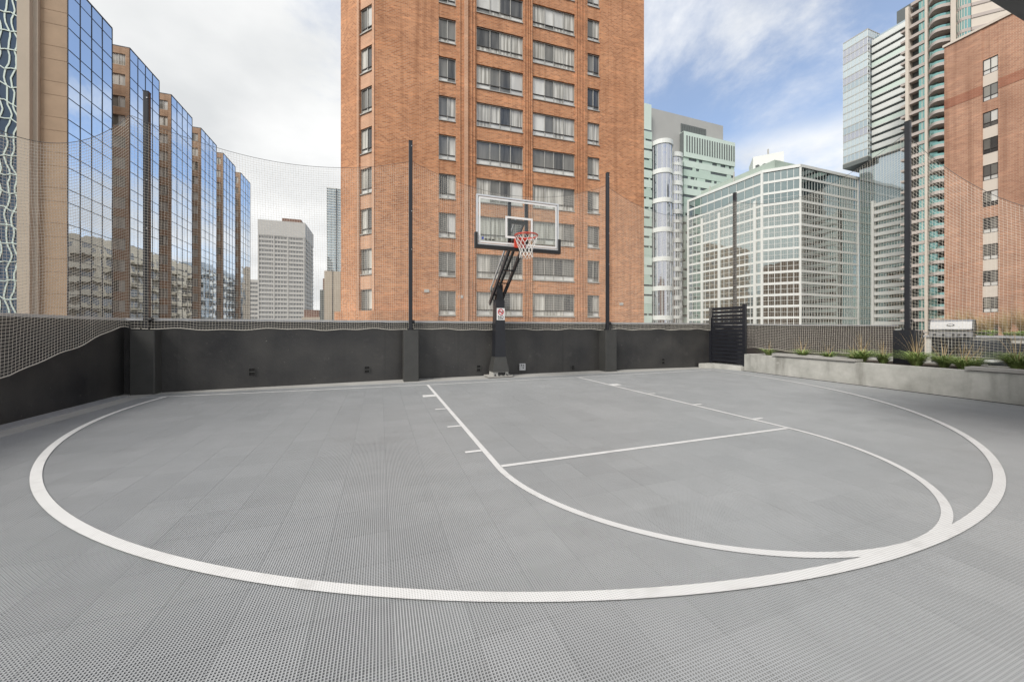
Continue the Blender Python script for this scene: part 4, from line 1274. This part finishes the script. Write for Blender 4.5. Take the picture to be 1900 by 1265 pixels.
for y0, y1 in ((cw(1681), cw(1687)), (cw(1717), cw(1722)), (yF, yE - .01)):
    ya, yb = sorted((y0, y1)); b.box(FU - .35, FU + 1.55, ya, yb, -28, 84)
b.build('pier', M['cream'], C8)
b = MB(); b.prism([(FU + .2, yG - .02), (FU + 14, yG - 14), (FU + 25, yG - 14), (FU + 25, yG - .02)][::-1], -28, 88)
sw_ = b.build('side_wall', M['cream'], C8)
b = MB()
for i in range(NF + 1):
    z = .4 + i * PF; b.prism([(FU + .1, yG - .12), (FU + 13.9, yG - 13.92), (FU + 14, yG - 13.9), (FU + .2, yG - .02)][::-1], z, z + .75)
b.build('band', M['pinkgrey'], sw_)

# red brick block at the right edge
C9 = thing('red_brick_block', 'red brick apartment block with one column of windows at the right edge of the photo', 'apartment building', (65, 5, -28))
wu = 57.2
wa, wb = wall_u(1823, wu), wall_u(1852, wu)
wN, wS = wall_u(1752, wu), -16.0
HT9 = 33.0
b = MB(); b.box(wu + .25, 80, wS, wN - .01, -28, HT9 - .2, 0); b.box(wu, wu + .249, wa, wN, -28, HT9, 0); b.box(wu, wu + .249, wS, wb, -28, HT9, 0)
rows9 = []
z = 29.6; i = 0
pat = [1.45, 1.45, 1.45, 1.45, 1.45]
wins9 = []
zs = HT9
while z > -6:
    wins9.append(z); z -= 2.78
spn = []
prev = HT9
for q, zt_ in enumerate(wins9):
    spn.append((zt_, prev, q)); prev = zt_ - 1.62
spn.append((-28, prev, 99))
for lo, hi, q in spn:
    if q in (0, 2, 6, 99) or q == 10: b.box(wu + .04, wu + .248, wb + .001, wa - .001, lo, hi - .001, 0)
b.build('wall', M['brick_red'], C9)
b = MB()
for lo, hi, q in spn:
    if not (q in (0, 2, 6, 99) or q == 10): b = MB(); b.box(wu + .08, wu + .248, wb + .001, wa - .001, lo, hi - .001, 0); b.build('infill_panel', M['cream'], C9)
b = MB(); b.box(wu - .02, wu - .001, wa, wN - .001, 26.0, 27.0); b.box(wu - .02, wu - .001, wS, wb, 26.0, 27.0); b.build('dark_band', M['brick_dark'], C9)
b = MB(); b.box(wu - .12, 80.1, wS, wN + .1, HT9 + .001, HT9 + .25); b.build('coping', M['cream'], C9)
rr = random.Random(17)
for q, zt_ in enumerate(wins9):
    b = MB(); c_ = (wa + wb) / 2
    b.box(wu + .10, wu + .15, wb, wa, zt_ - 1.62, zt_ - 1.56, 0); b.box(wu + .10, wu + .15, wb, wa, zt_ - .06, zt_ - .001, 0); b.box(wu + .09, wu + .15, wb, wa, zt_ - 1.17, zt_ - 1.11, 0)
    for y in (wb + .03, c_, wa - .03): b.box(wu + .10, wu + .15, y - .03, y + .03, zt_ - 1.559, zt_ - .061, 0)
    for i, (y0, y1) in enumerate(((wb, c_), (c_, wa))):
        t1 = rr.uniform(-.01, .01); m = rr.choice((1, 1, 2, 3, 4, 3))
        b.face([(wu + .13 + t1, y0, zt_ - 1.15), (wu + .13 - t1, y1, zt_ - 1.15), (wu + .13 - t1, y1, zt_ - .02), (wu + .13 + t1, y0, zt_ - .02)], m)
    b.face([(wu + .135, wb, zt_ - 1.6), (wu + .135, wa, zt_ - 1.6), (wu + .135, wa, zt_ - 1.14), (wu + .135, wb, zt_ - 1.14)], rr.choice((1, 4, 4)))
    b.build('window', [M['win_dark'], M['pane_blind'], M['pane_curtain'], M['pane_screen'], M['pane_dark']], C9)

# blocks that only the mirror glass shows
def slabblock(name, label, u0, u1, w0, w1, n, pit, mw_, mg, bal=0, side='S'):
    T = thing(name, label, 'apartment building', ((u0 + u1) / 2, (w0 + w1) / 2, -28))
    b = MB(); b.box(u0, u1, w0, w1, -28, n * pit - 6 + 1.2); b.build('wall', mw_, T)
    for i in range(n):
        z = -6 + i * pit
        b = MB()
        for k in range(int((u1 - u0) / 4.2)):
            x = u0 + .9 + k * 4.2; b.box(x, x + 2.4, w0 - .03, w0 - .001, z + .9, z + 2.3)
        for k in range(int((w1 - w0) / 4.2)):
            y = w0 + .9 + k * 4.2; b.box(u0 - .03, u0 - .001, y, y + 2.4, z + .9, z + 2.3)
        b.build('window_strip', mg, T)
        if bal:
            b = MB()
            for k in range(int((u1 - u0) / 8.4)):
                x = u0 + .5 + k * 8.4; b.box(x, x + 4.6, w0 - 1.5, w0 - .031, z, z + .2); b.box(x, x + 4.6, w0 - 1.5, w0 - 1.42, z + .2, z + 1.1)
            for k in range(int((w1 - w0) / 8.4)):
                y = w0 + .5 + k * 8.4; b.box(u0 - 1.5, u0 - .031, y, y + 4.6, z, z + .2); b.box(u0 - 1.5, u0 - 1.42, y, y + 4.6, z + .2, z + 1.1)
            b.build('balcony', M['beige_wall'] if bal == 1 else M['white_metal'], T)
slabblock('beige_apartments', 'beige balcony apartments seen only as a reflection in the mirrored office', -9, 18, 92, 134, 9, 2.8, M['beige_wall'], M['glass_win'], 1)
slabblock('blue_apartments', 'pale blue apartments seen only as a reflection in the mirrored office', -9, 18, 140, 176, 10, 2.8, M['blue_wall'], M['glass_win'], 2)
slabblock('brown_office', 'brown office reflected in the side face of the white gridded office', 40, 84, 125, 150, 15, 3.2, M['brick_brown'], M['glass_win'])
slabblock('brown_tower', 'dark brown tower reflected in the front of the white gridded office', 188, 214, 4, 34, 20, 3.0, M['brick_brown'], M['glass_win'])
